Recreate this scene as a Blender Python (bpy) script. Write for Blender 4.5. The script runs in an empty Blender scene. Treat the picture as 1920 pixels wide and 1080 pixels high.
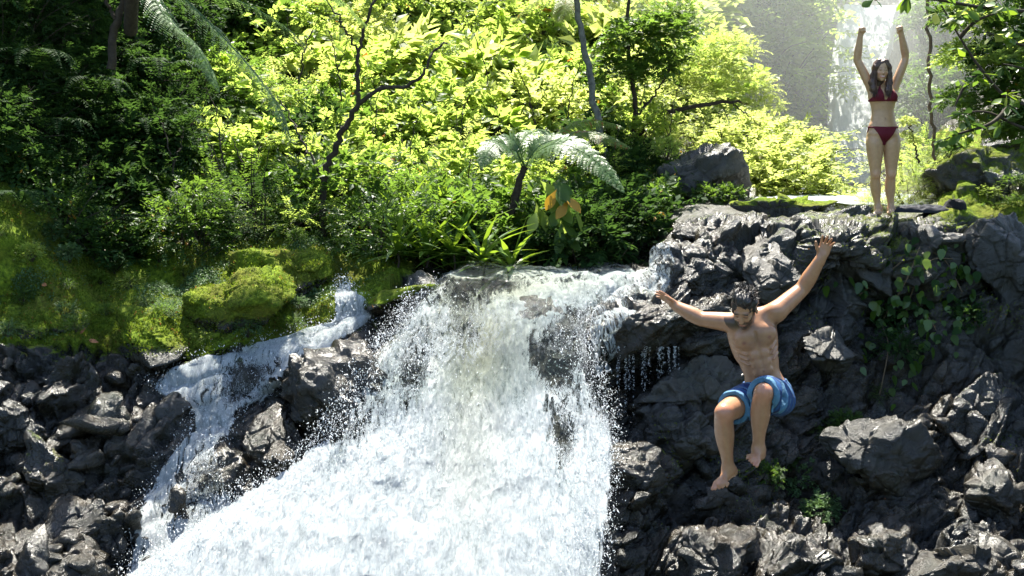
import bpy, math, random
import numpy as np
from mathutils import Vector

random.seed(7)
RS = np.random.RandomState(11)
scn = bpy.context.scene
COL = scn.collection

# ------------------------------------------------------------------ camera
EYE = np.array([0.0, 0.0, 3.6]); FPX = 1867.0; TH = math.atan(210 / FPX)
cam_d = bpy.data.cameras.new('camera'); cam = bpy.data.objects.new('camera', cam_d)
COL.objects.link(cam); scn.camera = cam
cam_d.sensor_width = 36; cam_d.lens = 36 * FPX / 1920
cam_d.clip_end = 500; cam_d.clip_start = 0.05
cam.location = EYE; cam.rotation_euler = (math.pi / 2 - TH, 0, 0)
cam_d.dof.use_dof = True; cam_d.dof.focus_distance = 8.5; cam_d.dof.aperture_fstop = 8

# ------------------------------------------------------------------ light
SUN_EL = math.radians(65); SUN_AZ = math.radians(-4)      # azimuth from +Y, negative = left
sdir = np.array([math.cos(SUN_EL) * math.sin(SUN_AZ), math.cos(SUN_EL) * math.cos(SUN_AZ), math.sin(SUN_EL)])
w = bpy.data.worlds.new('World'); scn.world = w; w.use_nodes = True
nt = w.node_tree; nt.nodes.clear()
sky = nt.nodes.new('ShaderNodeTexSky'); sky.sky_type = 'NISHITA'; sky.sun_disc = False
sky.sun_elevation = SUN_EL; sky.sun_rotation = SUN_AZ
bg = nt.nodes.new('ShaderNodeBackground'); bg.inputs[1].default_value = 0.1
wo = nt.nodes.new('ShaderNodeOutputWorld')
nt.links.new(sky.outputs[0], bg.inputs[0]); nt.links.new(bg.outputs[0], wo.inputs[0])
sl = bpy.data.lights.new('sun', 'SUN'); sl.energy = 5.0; sl.angle = math.radians(0.5); sl.color = (1, .95, .84)
so = bpy.data.objects.new('sun', sl); COL.objects.link(so)
so.rotation_euler = Vector(-sdir).to_track_quat('-Z', 'Y').to_euler(); so.location = (0, 0, 30)
scn.view_settings.view_transform = 'Standard'; scn.view_settings.look = 'None'
scn.view_settings.gamma = 1; scn.view_settings.use_curve_mapping = False
scn.view_settings.exposure = 2.1
cy = scn.cycles
cy.max_bounces = 7; cy.diffuse_bounces = 3; cy.glossy_bounces = 3; cy.transmission_bounces = 4
cy.transparent_max_bounces = 12; cy.volume_bounces = 1; cy.sample_clamp_indirect = 6

HAZE = 0.0015; MIST = 0.028
# ------------------------------------------------------------------ helpers
def P(px, py, d):
    """world point seen at photo pixel (px,py) standing d metres ahead (world Y = d)."""
    px = np.asarray(px, float); py = np.asarray(py, float); d = np.asarray(d, float)
    x = (px - 960) / FPX; y = -(py - 540) / FPX
    c, s = math.cos(TH), math.sin(TH)
    dy = c + y * s; dz = -s + y * c
    t = d / dy
    return np.stack(np.broadcast_arrays(x * t, d, EYE[2] + dz * t), -1)

def tag(o, label=None, cat=None, group=None, kind=None):
    if label: o['label'] = label
    if cat: o['category'] = cat
    if group: o['group'] = group
    if kind: o['kind'] = kind
    return o

def unit(v):
    v = np.asarray(v, float)
    return v / np.maximum(np.linalg.norm(v, axis=-1, keepdims=True), 1e-9)

def mesh_np(name, V, F, mat=None, attrs=None, smooth=True, cols=None):
    me = bpy.data.meshes.new(name)
    V = np.asarray(V, np.float32); F = np.asarray(F, np.int32)
    me.vertices.add(len(V)); me.vertices.foreach_set('co', V.ravel())
    n, k = F.shape
    me.loops.add(n * k); me.loops.foreach_set('vertex_index', F.ravel())
    me.polygons.add(n); me.polygons.foreach_set('loop_start', np.arange(0, n * k, k, dtype=np.int32))
    try: me.polygons.foreach_set('loop_total', np.full(n, k, np.int32))
    except Exception: pass
    me.polygons.foreach_set('use_smooth', np.full(n, smooth, bool))
    me.update(calc_edges=True)
    if attrs:
        for a, v in attrs.items():
            at = me.attributes.new(a, 'FLOAT', 'POINT'); at.data.foreach_set('value', np.asarray(v, np.float32).ravel())
    if cols is not None:
        at = me.attributes.new('col', 'FLOAT_COLOR', 'POINT')
        c4 = np.ones((len(V), 4), np.float32); c4[:, :3] = cols; at.data.foreach_set('color', c4.ravel())
    if mat: me.materials.append(mat)
    return me

def link(name, me, parent=None, loc=None):
    o = bpy.data.objects.new(name, me); COL.objects.link(o)
    if parent: o.parent = parent
    if loc is not None: o.location = loc
    return o

def link_at(name, V, F, origin, **kw):
    par = kw.pop('parent', None)
    me = mesh_np(name, np.asarray(V) - np.asarray(origin), F, **kw)
    return link(name, me, par, None if par else origin)

def empty(name, loc, rz=0, sc=1.0):
    o = bpy.data.objects.new(name, None); COL.objects.link(o); o.location = loc
    o.rotation_euler = (0, 0, rz); o.scale = (sc,) * 3; o.empty_display_size = .1
    return o

def h3(ix, iy, iz, seed):
    n = (ix.astype(np.int64) * 73856093) ^ (iy.astype(np.int64) * 19349663) ^ (iz.astype(np.int64) * 83492791) ^ (seed * 2654435761 & 0xffffffff)
    n = n & 0xffffffff
    n = ((n ^ (n >> 15)) * 0x2c1b3c6d) & 0xffffffff
    n = ((n ^ (n >> 12)) * 0x297a2d39) & 0xffffffff
    return ((n ^ (n >> 15)) & 0xffffff) / float(0x1000000)

def vnoise(Q, seed=0):
    Q = np.asarray(Q, float); i = np.floor(Q).astype(np.int64); f = Q - i; f = f * f * f * (f * (f * 6 - 15) + 10)
    out = 0
    for a in (0, 1):
        for b in (0, 1):
            for c in (0, 1):
                wgt = (f[..., 0] if a else 1 - f[..., 0]) * (f[..., 1] if b else 1 - f[..., 1]) * (f[..., 2] if c else 1 - f[..., 2])
                out = out + wgt * h3(i[..., 0] + a, i[..., 1] + b, i[..., 2] + c, seed)
    return out * 2 - 1

def fbm(Q, seed=0, o=4, g=.5):
    r = 0; a = 1; t = 0
    for k in range(o):
        r = r + a * vnoise(Q * 2.03 ** k + 13.7 * k, seed + k); t += a; a *= g
    return r / t

def lobes(Q, seed=0, tilt=.9, rnd=.5):
    """bulging tilted facets that meet in creases (max of tilted paraboloids)."""
    i = np.floor(Q).astype(np.int64); best = np.full(Q.shape[:-1], -9.); sec = best.copy()
    for a in (-1, 0, 1):
        for b in (-1, 0, 1):
            for c in (-1, 0, 1):
                x, y, z = i[..., 0] + a, i[..., 1] + b, i[..., 2] + c
                r = [h3(x, y, z, seed + j) for j in range(7)]
                dx = Q[..., 0] - x - r[0]; dy = Q[..., 1] - y - r[1]; dz = Q[..., 2] - z - r[2]
                v = rnd * r[3] - (dx * dx + dy * dy + dz * dz) + tilt * (dx * (r[4] - .5) + dy * (r[5] - .5) + dz * (r[6] - .5))
                sec = np.maximum(sec, np.minimum(best, v)); best = np.maximum(best, v)
    return best, best - sec

def facets(Q, seed=0, tilt=1.0):
    """fractured blocks: every cell is a tilted plane of its own, with open cracks between."""
    i = np.floor(Q).astype(np.int64); bd = np.full(Q.shape[:-1], 9.); sd = bd.copy(); val = np.zeros(Q.shape[:-1])
    for a in (-1, 0, 1):
        for b in (-1, 0, 1):
            for c in (-1, 0, 1):
                x, y, z = i[..., 0] + a, i[..., 1] + b, i[..., 2] + c
                r = [h3(x, y, z, seed + j) for j in range(7)]
                dx = Q[..., 0] - x - r[0]; dy = Q[..., 1] - y - r[1]; dz = Q[..., 2] - z - r[2]
                d = dx * dx + dy * dy + dz * dz; v = (r[3] - .5) + tilt * (dx * (r[4] - .5) + dy * (r[5] - .5) + dz * (r[6] - .5)) * 2
                m = d < bd; sd = np.where(m, bd, np.minimum(sd, d)); val = np.where(m, v, val); bd = np.where(m, d, bd)
    return val, np.sqrt(sd) - np.sqrt(bd)

def sstep(a, b, x):
    t = np.clip((x - a) / (b - a), 0, 1); return t * t * (3 - 2 * t)

def tube(pts, rad, sides=7, seed=None, wob=0.0):
    pts = np.asarray(pts, float); n = len(pts); rad = np.broadcast_to(rad, n)
    T = unit(np.gradient(pts, axis=0)); A = np.array([.3, .9, .2]) if abs(T[0] @ np.array([.3, .9, .2])) < .9 else np.array([1., 0, 0])
    V = []; N = unit(np.cross(T[0], A))
    for k in range(n):
        N = unit(N - T[k] * (N @ T[k])); B = np.cross(T[k], N)
        an = np.arange(sides) / sides * 2 * math.pi
        rr = rad[k] * (1 + (wob * RS.randn(sides) if wob else 0))
        V.append(pts[k] + (np.cos(an) * rr)[:, None] * N + (np.sin(an) * rr)[:, None] * B)
    V = np.concatenate(V)
    F = [(k * sides + j, k * sides + (j + 1) % sides, (k + 1) * sides + (j + 1) % sides, (k + 1) * sides + j) for k in range(n - 1) for j in range(sides)]
    return V, np.array(F)

def spline(pts, n=24):
    pts = np.asarray(pts, float); m = len(pts)
    if m == 2: 
        t = np.linspace(0, 1, n)[:, None]; return pts[0] * (1 - t) + pts[1] * t
    Q = np.vstack([2 * pts[0] - pts[1], pts, 2 * pts[-1] - pts[-2]])
    out = []
    for t in np.linspace(0, m - 1 - 1e-6, n):
        i = int(t); f = t - i; a, b, c, d = Q[i:i + 4]
        out.append(.5 * ((2 * b) + (-a + c) * f + (2 * a - 5 * b + 4 * c - d) * f * f + (-a + 3 * b - 3 * c + d) * f ** 3))
    return np.array(out)

def merge(parts):
    V = []; F = []; o = 0
    for v, f in parts:
        V.append(v); F.append(np.asarray(f) + o); o += len(v)
    return np.concatenate(V), np.concatenate(F)

# ------------------------------------------------------------------ materials
def newmat(name):
    m = bpy.data.materials.new(name); m.use_nodes = True; m.node_tree.nodes.clear()
    return m, m.node_tree

def N(nt, typ, **kw):
    n = nt.nodes.new('ShaderNode' + typ)
    for k, v in kw.items():
        if k.startswith('i_'):
            key = k[2:]; key = int(key) if key.isdigit() else key.replace('_', ' ')
            n.inputs[key].default_value = v
        else: setattr(n, k, v)
    return n

def ramp(nt, src, stops):
    r = nt.nodes.new('ShaderNodeValToRGB'); e = r.color_ramp.elements
    while len(e) > 1: e.remove(e[-1])
    e[0].position = stops[0][0]; c = stops[0][1]; e[0].color = (*c, 1) if len(c) == 3 else c
    for p, c in stops[1:]:
        x = e.new(p); x.color = (*c, 1)
    nt.links.new(src, r.inputs[0]); return r.outputs[0]

def mixc(nt, fac, a, b, typ='MIX'):
    m = nt.nodes.new('ShaderNodeMix'); m.data_type = 'RGBA'; m.blend_type = typ
    for s, v in ((0, fac), (6, a), (7, b)):
        if isinstance(v, (int, float)): m.inputs[s].default_value = v
        elif isinstance(v, tuple): m.inputs[s].default_value = (*v, 1)
        else: nt.links.new(v, m.inputs[s])
    return m.outputs[2]

def mth(nt, op, a, b=0.0, c=None, clamp=False):
    m = nt.nodes.new('ShaderNodeMath'); m.operation = op; m.use_clamp = clamp
    for s, v in ((0, a), (1, b), (2, c)):
        if v is None: continue
        if isinstance(v, (int, float)): m.inputs[s].default_value = v
        else: nt.links.new(v, m.inputs[s])
    return m.outputs[0]

def noise(nt, scale, detail=6, rough=.55, vec=None, dist=0.0, typ='FBM'):
    n = nt.nodes.new('ShaderNodeTexNoise'); n.inputs['Scale'].default_value = scale; n.inputs['Detail'].default_value = detail
    n.inputs['Roughness'].default_value = rough; n.inputs['Distortion'].default_value = dist
    if vec: nt.links.new(vec, n.inputs['Vector'])
    return n.outputs['Fac']

def attr(nt, name):
    a = nt.nodes.new('ShaderNodeAttribute'); a.attribute_name = name; return a

def geo_pos(nt):
    return nt.nodes.new('ShaderNodeNewGeometry').outputs['Position']

def rock_mat(name='wet_rock', tint=(1, 1, 1), dark=.27, mossy=True):
    m, nt = newmat(name); pos = geo_pos(nt)
    n1 = noise(nt, 1.6, 8, .6, pos); n2 = noise(nt, 9, 8, .7, pos, 1.0); n3 = noise(nt, 60, 4, .7, pos)
    c = ramp(nt, n1, [(.3, (.018 * dark, .020 * dark, .018 * dark)), (.46, (.05 * dark, .047 * dark, .038 * dark)), (.55, (.09 * dark, .066 * dark, .042 * dark)), (.64, (.07 * dark, .075 * dark, .06 * dark)), (.8, (.04 * dark, .055 * dark, .065 * dark))])
    c = mixc(nt, 1.0, c, (.95, .95, .78), 'MULTIPLY')
    c = mixc(nt, .7, c, ramp(nt, n2, [(.3, (.35, .35, .37)), (.5, (.9, .9, .88)), (.7, (1.9, 1.85, 1.7))]), 'MULTIPLY')
    # lichen spots
    v = N(nt, 'TexVoronoi', i_Scale=16.0); nt.links.new(pos, v.inputs['Vector'])
    sp = mth(nt, 'MULTIPLY', ramp(nt, v.outputs['Distance'], [(.16, (1, 1, 1)), (.3, (0, 0, 0))]), ramp(nt, n1, [(.52, (0, 0, 0)), (.68, (.8, .8, .8))]))
    dry = attr(nt, 'dry').outputs['Fac']
    c = mixc(nt, mth(nt, 'MULTIPLY', sp, mth(nt, 'ADD', .25, dry, clamp=True)), c, (.09, .11, .08))
    c = mixc(nt, mth(nt, 'MULTIPLY', dry, .5), c, mixc(nt, n2, (.02, .021, .018), (.10, .097, .08)))
    ms = attr(nt, 'moss').outputs['Fac']
    g = nt.nodes.new('ShaderNodeNewGeometry'); sep = N(nt, 'SeparateXYZ'); nt.links.new(g.outputs['Normal'], sep.inputs[0])
    up = mth(nt, 'MULTIPLY_ADD', sep.outputs[2], .45, mth(nt, 'MULTIPLY_ADD', n2, 1.1, -.55))
    mf = mth(nt, 'ADD', mth(nt, 'MULTIPLY', ms, 1.6), mth(nt, 'ADD', up, -.62))
    mf = ramp(nt, mf, [(.18, (0, 0, 0)), (.5, (1, 1, 1))])
    mossn = noise(nt, 22, 5, .7, pos)
    mc = ramp(nt, mossn, [(.3, (.025, .045, .006)), (.5, (.10, .15, .012)), (.68, (.2, .25, .02))])
    mc = mixc(nt, ramp(nt, noise(nt, 2.5, 3, .5, pos), [(.4, (0, 0, 0)), (.62, (.6, .6, .6))]), mc, (.10, .085, .02))
    col = mixc(nt, mf, c, mc)
    lit = attr(nt, 'litter').outputs['Fac']
    col = mixc(nt, lit, col, mixc(nt, n2, (.012, .012, .006), (.055, .04, .02)))
    b = N(nt, 'BsdfPrincipled'); nt.links.new(col, b.inputs['Base Color'])
    rr = mth(nt, 'MULTIPLY_ADD', n2, .6, -.06); rr = mth(nt, 'ADD', rr, mth(nt, 'MULTIPLY', dry, .2))
    rr = mth(nt, 'MAXIMUM', rr, mth(nt, 'MULTIPLY', mf, .95)); rr = mth(nt, 'MAXIMUM', rr, mth(nt, 'MULTIPLY', lit, .9), clamp=True)
    nt.links.new(rr, b.inputs['Roughness'])
    spx = mth(nt, 'SUBTRACT', .6, mth(nt, 'MULTIPLY', mth(nt, 'MAXIMUM', mf, lit), .5), clamp=True)
    nt.links.new(spx, b.inputs['Specular IOR Level'])
    bp = N(nt, 'Bump', i_Strength=.62, i_Distance=.035)
    hh = mth(nt, 'ADD', mth(nt, 'MULTIPLY', n2, 1.0), mth(nt, 'MULTIPLY', n3, .35))
    wv = mth(nt, 'ABSOLUTE', mth(nt, 'SUBTRACT', noise(nt, 4.5, 6, .72, pos, 2.0), .5)); wv = mth(nt, 'MULTIPLY', wv, 2.2); hh = mth(nt, 'ADD', hh, mth(nt, 'MULTIPLY', wv, 1.2))
    hh = mth(nt, 'ADD', hh, mth(nt, 'MULTIPLY', mth(nt, 'MULTIPLY', mossn, mf), 1.5))
    nt.links.new(hh, bp.inputs['Height']); nt.links.new(bp.outputs[0], b.inputs['Normal'])
    o = N(nt, 'OutputMaterial'); nt.links.new(b.outputs[0], o.inputs[0]); return m

def leaf_mat(name, dark, light, trans, tw=.5, rough=.4, odd=None, spec=.4):
    m, nt = newmat(name)
    r = attr(nt, 'rnd').outputs['Fac']; oi = N(nt, 'ObjectInfo').outputs['Random']
    f = mth(nt, 'ADD', mth(nt, 'MULTIPLY', r, .7), mth(nt, 'MULTIPLY', oi, .3))
    c = ramp(nt, f, [(.1, dark), (.9, light)])
    tc = ramp(nt, f, [(.1, tuple(x * .6 for x in trans)), (.9, trans)])
    if odd:
        of = ramp(nt, r, [(.965, (0, 0, 0)), (.97, (1, 1, 1))]); c = mixc(nt, of, c, odd); tc = mixc(nt, of, tc, odd)
    b = N(nt, 'BsdfPrincipled'); b.inputs['Roughness'].default_value = rough; b.inputs['Specular IOR Level'].default_value = spec
    nt.links.new(c, b.inputs['Base Color'])
    t = N(nt, 'BsdfTranslucent'); nt.links.new(tc, t.inputs[0])
    mx = N(nt, 'MixShader', i_0=tw); nt.links.new(b.outputs[0], mx.inputs[1]); nt.links.new(t.outputs[0], mx.inputs[2])
    o = N(nt, 'OutputMaterial'); nt.links.new(mx.outputs[0], o.inputs[0]); return m

def simple_mat(name, col, rough=.8, nz=12, var=.5, bump=.3, spec=.3):
    m, nt = newmat(name); pos = geo_pos(nt); n = noise(nt, nz, 6, .65, pos)
    c = ramp(nt, n, [(.3, tuple(x * (1 - var) for x in col)), (.7, tuple(x * (1 + var) for x in col))])
    b = N(nt, 'BsdfPrincipled'); b.inputs['Roughness'].default_value = rough; b.inputs['Specular IOR Level'].default_value = spec
    nt.links.new(c, b.inputs['Base Color'])
    bp = N(nt, 'Bump', i_Strength=bump, i_Distance=.01); nt.links.new(n, bp.inputs['Height']); nt.links.new(bp.outputs[0], b.inputs['Normal'])
    o = N(nt, 'OutputMaterial'); nt.links.new(b.outputs[0], o.inputs[0]); return m

def water_mat(name, scale=1.0, seed=0.0, tint=(.82, .86, .87), lows=((.38, (.16, .20, .21)), (.45, (.40, .46, .48)), (.51, (.54, .59, .61)), (.58, (.70, .73, .73)))):
    """white water: lacy foam over clear gaps that show the rock below."""
    m, nt = newmat(name); pos = geo_pos(nt)
    uvx = attr(nt, 'wx').outputs['Fac']; uvy = attr(nt, 'wy').outputs['Fac']
    cx = N(nt, 'CombineXYZ'); nt.links.new(uvx, cx.inputs[0]); nt.links.new(mth(nt, 'MULTIPLY', uvy, .30), cx.inputs[1]); cx.inputs[2].default_value = seed
    vec = cx.outputs[0]
    a = noise(nt, 9 * scale, 8, .7, vec, 1.2); b2 = noise(nt, 36 * scale, 6, .7, vec, 1.8)
    big = noise(nt, 2.2, 3, .5, vec)
    ridge = mth(nt, 'SUBTRACT', 1.0, mth(nt, 'MULTIPLY', mth(nt, 'ABSOLUTE', mth(nt, 'SUBTRACT', b2, .5)), 7.0), clamp=True)
    ridge2 = mth(nt, 'SUBTRACT', 1.0, mth(nt, 'MULTIPLY', mth(nt, 'ABSOLUTE', mth(nt, 'SUBTRACT', a, .5)), 8.0), clamp=True)
    cov = attr(nt, 'cov').outputs['Fac']
    s = mth(nt, 'ADD', mth(nt, 'MULTIPLY', a, .9), mth(nt, 'MULTIPLY', ridge, .28))
    s = mth(nt, 'ADD', s, mth(nt, 'MULTIPLY', ridge2, .2)); s = mth(nt, 'ADD', s, mth(nt, 'MULTIPLY', big, .5))
    s = mth(nt, 'ADD', s, mth(nt, 'MULTIPLY', mth(nt, 'SUBTRACT', cov, .5), 1.5))
    fo = ramp(nt, mth(nt, 'SUBTRACT', s, .58), [(.28, (0, 0, 0)), (.42, (1, 1, 1))])
    d = N(nt, 'BsdfDiffuse'); d.inputs[0].default_value = (*tint, 1)
    shade = ramp(nt, mth(nt, 'ADD', mth(nt, 'MULTIPLY', a, .45), mth(nt, 'MULTIPLY', b2, .55)), list(lows))  # foam shading put into the colour: blue-grey troughs, pale crests
    shade = mixc(nt, ramp(nt, attr(nt, 'cov').outputs['Fac'], [(.66, (0, 0, 0)), (1.0, (.55, .55, .55))]), shade, (.52, .57, .59))
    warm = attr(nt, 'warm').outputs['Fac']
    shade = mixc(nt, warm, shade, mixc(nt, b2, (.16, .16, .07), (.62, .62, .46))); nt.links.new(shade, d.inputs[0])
    t = N(nt, 'BsdfTranslucent'); nt.links.new(shade, t.inputs[0])
    g = N(nt, 'BsdfGlossy', i_Roughness=.25); g.inputs[0].default_value = (1, 1, 1, 1)
    foam = N(nt, 'MixShader', i_0=.35); nt.links.new(d.outputs[0], foam.inputs[1]); nt.links.new(t.outputs[0], foam.inputs[2])
    foam2 = N(nt, 'MixShader', i_0=.06); nt.links.new(foam.outputs[0], foam2.inputs[1]); nt.links.new(g.outputs[0], foam2.inputs[2])
    tr = N(nt, 'BsdfTransparent'); tr.inputs[0].default_value = (.93, .95, .93, 1)
    g2 = N(nt, 'BsdfGlossy', i_Roughness=.08)
    fr = N(nt, 'LayerWeight', i_Blend=.25)
    cl = N(nt, 'MixShader'); nt.links.new(mth(nt, 'MULTIPLY_ADD', fr.outputs['Fresnel'], .35, .01, clamp=True), cl.inputs[0])
    nt.links.new(tr.outputs[0], cl.inputs[1]); nt.links.new(g2.outputs[0], cl.inputs[2])
    mx = N(nt, 'MixShader'); edge = attr(nt, 'edge').outputs['Fac']
    nt.links.new(mth(nt, 'MULTIPLY', fo, 1.0), mx.inputs[0]); nt.links.new(cl.outputs[0], mx.inputs[1]); nt.links.new(foam2.outputs[0], mx.inputs[2])
    al = ramp(nt, mth(nt, 'ADD', edge, mth(nt, 'MULTIPLY', mth(nt, 'SUBTRACT', a, .5), 1.6)), [(.2, (0, 0, 0)), (.35, (1, 1, 1))])
    al = mth(nt, 'MULTIPLY', al, ramp(nt, cov, [(.04, (0, 0, 0)), (.2, (1, 1, 1))]))
    tr2 = N(nt, 'BsdfTransparent'); mx2 = N(nt, 'MixShader'); nt.links.new(al, mx2.inputs[0]); nt.links.new(tr2.outputs[0], mx2.inputs[1]); nt.links.new(mx.outputs[0], mx2.inputs[2])
    bp = N(nt, 'Bump', i_Strength=.9, i_Distance=.045)
    hh = mth(nt, 'ADD', mth(nt, 'MULTIPLY', a, 1.0), mth(nt, 'MULTIPLY', ridge, .18)); nt.links.new(hh, bp.inputs['Height'])
    for q in (d, g, g2): nt.links.new(bp.outputs[0], q.inputs['Normal'])
    o = N(nt, 'OutputMaterial'); nt.links.new(mx2.outputs[0], o.inputs[0]); return m

M = {}
M['rock'] = rock_mat()
M['water'] = water_mat('white_water'); M['water2'] = water_mat('white_water_inner', 1.3, 5.0); M['far_water'] = water_mat('distant_white_water', .8, 3.0, lows=((.36, (.62, .66, .68)), (.58, (.90, .92, .92)))); M['water3'] = water_mat('lacy_water', 1.7, 9.0)
M['leaf_bright'] = leaf_mat('bright_leaf', (.045, .085, .010), (.12, .18, .03), (.52, .68, .12), .58, .45, (.35, .12, .02))
M['leaf_yellow'] = leaf_mat('yellow_leaf', (.09, .12, .012), (.18, .22, .04), (.68, .78, .20), .55, .5, (.4, .2, .02))
M['leaf_mid'] = leaf_mat('mid_leaf', (.02, .055, .010), (.06, .11, .015), (.20, .34, .04), .45, .45, (.3, .16, .02), .3)
M['leaf_dark'] = leaf_mat('dark_leaf', (.010, .028, .008), (.026, .06, .014), (.09, .18, .03), .30, .65, None, .08)  # on the left slope this dark leaf colour carries the shade
M['leaf_pale'] = leaf_mat('pale_leaf', (.03, .07, .02), (.09, .16, .06), (.14, .24, .07), .35, .5, None, .3)
M['leaf_fern'] = leaf_mat('fern_leaf', (.05, .10, .035), (.12, .2, .07), (.25, .38, .10), .45, .4, None, .4)
M['leaf_strap'] = leaf_mat('strap_leaf', (.03, .08, .012), (.09, .16, .02), (.3, .45, .03), .4, .3, None, .5)
M['moss_tuft'] = leaf_mat('moss_tuft', (.035, .065, .008), (.15, .2, .02), (.2, .28, .02), .35, .7, (.25, .12, .03), .2)
M['bark'] = simple_mat('bark', (.035, .026, .018), .85, 25, .5, .6)
M['bark_pale'] = simple_mat('pale_bark', (.10, .10, .085), .85, 18, .6, .5)
M['vine'] = simple_mat('vine_bark', (.12, .085, .05), .85, 20, .4, .5)

# ------------------------------------------------------------------ terrain depth field
CT = [  # px, py, distance
 # right cliff
 (1650,404,10.45),(1500,404,10.3),(1750,398,10.5),(1850,385,10.5),(1920,380,10.4),(2100,360,10.3),(2400,340,10.2),
 (1650,430,10.15),(1800,430,10.1),(1920,430,9.9),(1500,450,10.0),(1400,450,10.1),(1300,430,10.4),(1240,470,10.2),
 (1650,560,9.75),(1800,560,9.7),(1920,560,9.5),(1500,560,9.6),(1380,560,9.6),(1280,540,9.5),(1230,530,9.45),
 (1300,620,8.75),(1200,610,8.7),(1130,610,8.8),(1190,680,9.1),(1200,760,9.0),(1290,680,8.9),(1400,700,9.1),(1550,700,9.3),(1700,700,9.4),(1920,700,9.1),
 (1250,790,8.45),(1400,800,8.7),(1550,830,8.9),(1650,860,8.4),(1800,850,8.6),(1920,850,8.3),(1200,880,8.1),(1350,930,8.5),(1500,950,8.5),(1700,960,8.3),
 (1200,1000,7.7),(1350,1020,7.7),(1500,1020,7.75),(1700,1040,7.7),(1920,1000,7.8),(1200,1080,7.4),(1400,1080,7.3),(1600,1080,7.35),(1920,1080,7.2),
 (1200,1300,6.7),(1600,1300,6.5),(2100,1200,6.4),(2400,800,7.0),(2400,1300,5.5),
 # lip and bed
 (820,522,9.8),(1000,520,9.9),(1200,512,9.9),(1000,508,11.0),(850,512,10.8),(1150,503,11.0),
 (800,545,9.35),(1000,545,9.3),(1150,540,9.35),(760,600,9.05),(950,600,8.95),(1080,600,8.95),(900,700,8.55),(1080,700,8.6),(700,720,8.5),
 (850,830,8.05),(1080,830,8.1),(620,850,8.0),(850,950,7.6),(1080,980,7.5),(500,980,7.4),(850,1080,7.1),(600,1080,7.0),(1080,1080,7.15),(850,1300,6.3),(400,1300,6.0),
 # middle rock and left cascade
 (700,600,9.15),(640,570,9.4),(740,560,9.5),(660,650,8.7),(600,720,8.45),(660,790,8.4),(540,760,8.35),(500,640,8.85),(400,690,8.5),(320,720,8.4),(400,780,8.15),
 (500,860,7.8),(360,860,7.75),(300,960,7.4),(400,960,7.45),(280,1050,7.0),
 # left rocks
 (0,660,8.4),(150,680,8.5),(280,700,8.6),(0,760,7.9),(150,780,8.0),(280,800,8.05),(0,880,7.5),(150,900,7.5),(0,1000,7.0),(150,1020,6.95),(0,1080,6.6),(150,1080,6.6),(-300,700,7.8),(-300,1080,6.0),(-100,1350,5.5),
 # moss bank
 (0,600,8.7),(150,620,8.8),(300,640,8.75),(450,620,8.95),(600,600,9.15),(640,540,9.7),(500,540,9.6),(350,580,9.3),(200,560,9.6),(80,520,9.2),(0,480,9.1),
 (550,480,10.3),(400,500,10.2),(250,500,10.3),(100,440,9.8),(0,380,9.5),(700,520,10.1),(740,500,10.6),(620,455,11),
 (-300,400,8.6),(-300,100,9.5),
 # dark left slope
 (0,250,10.3),(0,100,10.8),(0,-100,11.6),(150,350,10.8),(150,150,11.8),(150,-100,13),(300,400,11.2),(300,250,12.2),(300,100,14),(300,-100,16),(420,430,11.4),(-300,-300,11),
 # middle hillside
 (500,400,12.5),(500,250,15),(500,50,19),(700,430,12.2),(700,300,15),(700,100,20),(700,-100,25),(900,470,11.6),(900,380,13.2),(900,250,17),(900,100,22),(900,-100,27),
 (1050,480,11.5),(1100,400,12.8),(1100,250,17),(1100,100,23),(1100,-100,28),(1200,460,11.6),(1200,380,12.8),
 (1300,330,14),(1300,250,19),(1300,100,26),(1300,-100,31),
 # upper valley behind the ledge
 (1420,392,11.2),(1540,394,11.0),(1600,392,11.2),(1500,372,13.5),(1600,372,13.5),(1600,358,20),(1500,350,21),(1450,300,24),(1450,100,31),(1450,-100,34),
 (1600,340,30.5),(1600,200,31),(1600,50,31.6),(1620,30,32.3),(1750,200,29.5),(1750,30,30.5),(1680,20,31.5),(1750,330,18),(1700,380,12),
 (1780,330,11.9),(1850,290,12.2),(1920,270,12.2),(1760,380,11),(1850,350,11.2),(1920,200,19),(1900,50,26),(2100,250,13),(2400,100,15),(2400,-300,20),(1750,-150,32),(1000,-400,34),(500,-400,26),(1500,-400,38),
]
CT = np.array(CT, float)
def _phi(r): return np.sqrt(r * r + 20.0 ** 2)
_n = len(CT); _A = np.zeros((_n + 3, _n + 3))
_dd = np.linalg.norm(CT[:, None, :2] - CT[None, :, :2], axis=-1)
_A[:_n, :_n] = _phi(_dd) - 4.0 * np.eye(_n); _A[:_n, _n] = 1; _A[:_n, _n + 1:_n + 3] = CT[:, :2] / 1000
_A[_n:, :_n] = _A[:_n, _n:].T
_w = np.linalg.solve(_A, np.concatenate([np.log(CT[:, 2]), [0, 0, 0]]))
def D0(px, py):
    px = np.asarray(px, float); py = np.asarray(py, float); sh = np.broadcast(px, py).shape
    q = np.stack(np.broadcast_arrays(px, py), -1).reshape(-1, 2); out = np.empty(len(q))
    for s in range(0, len(q), 40000):
        c = q[s:s + 40000]; d = np.sqrt((c[:, None, 0] - CT[None, :, 0]) ** 2 + (c[:, None, 1] - CT[None, :, 1]) ** 2)
        out[s:s + 40000] = _phi(d) @ _w[:_n] + _w[_n] + (c / 1000) @ _w[_n + 1:]
    return np.exp(out).reshape(sh)

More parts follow.
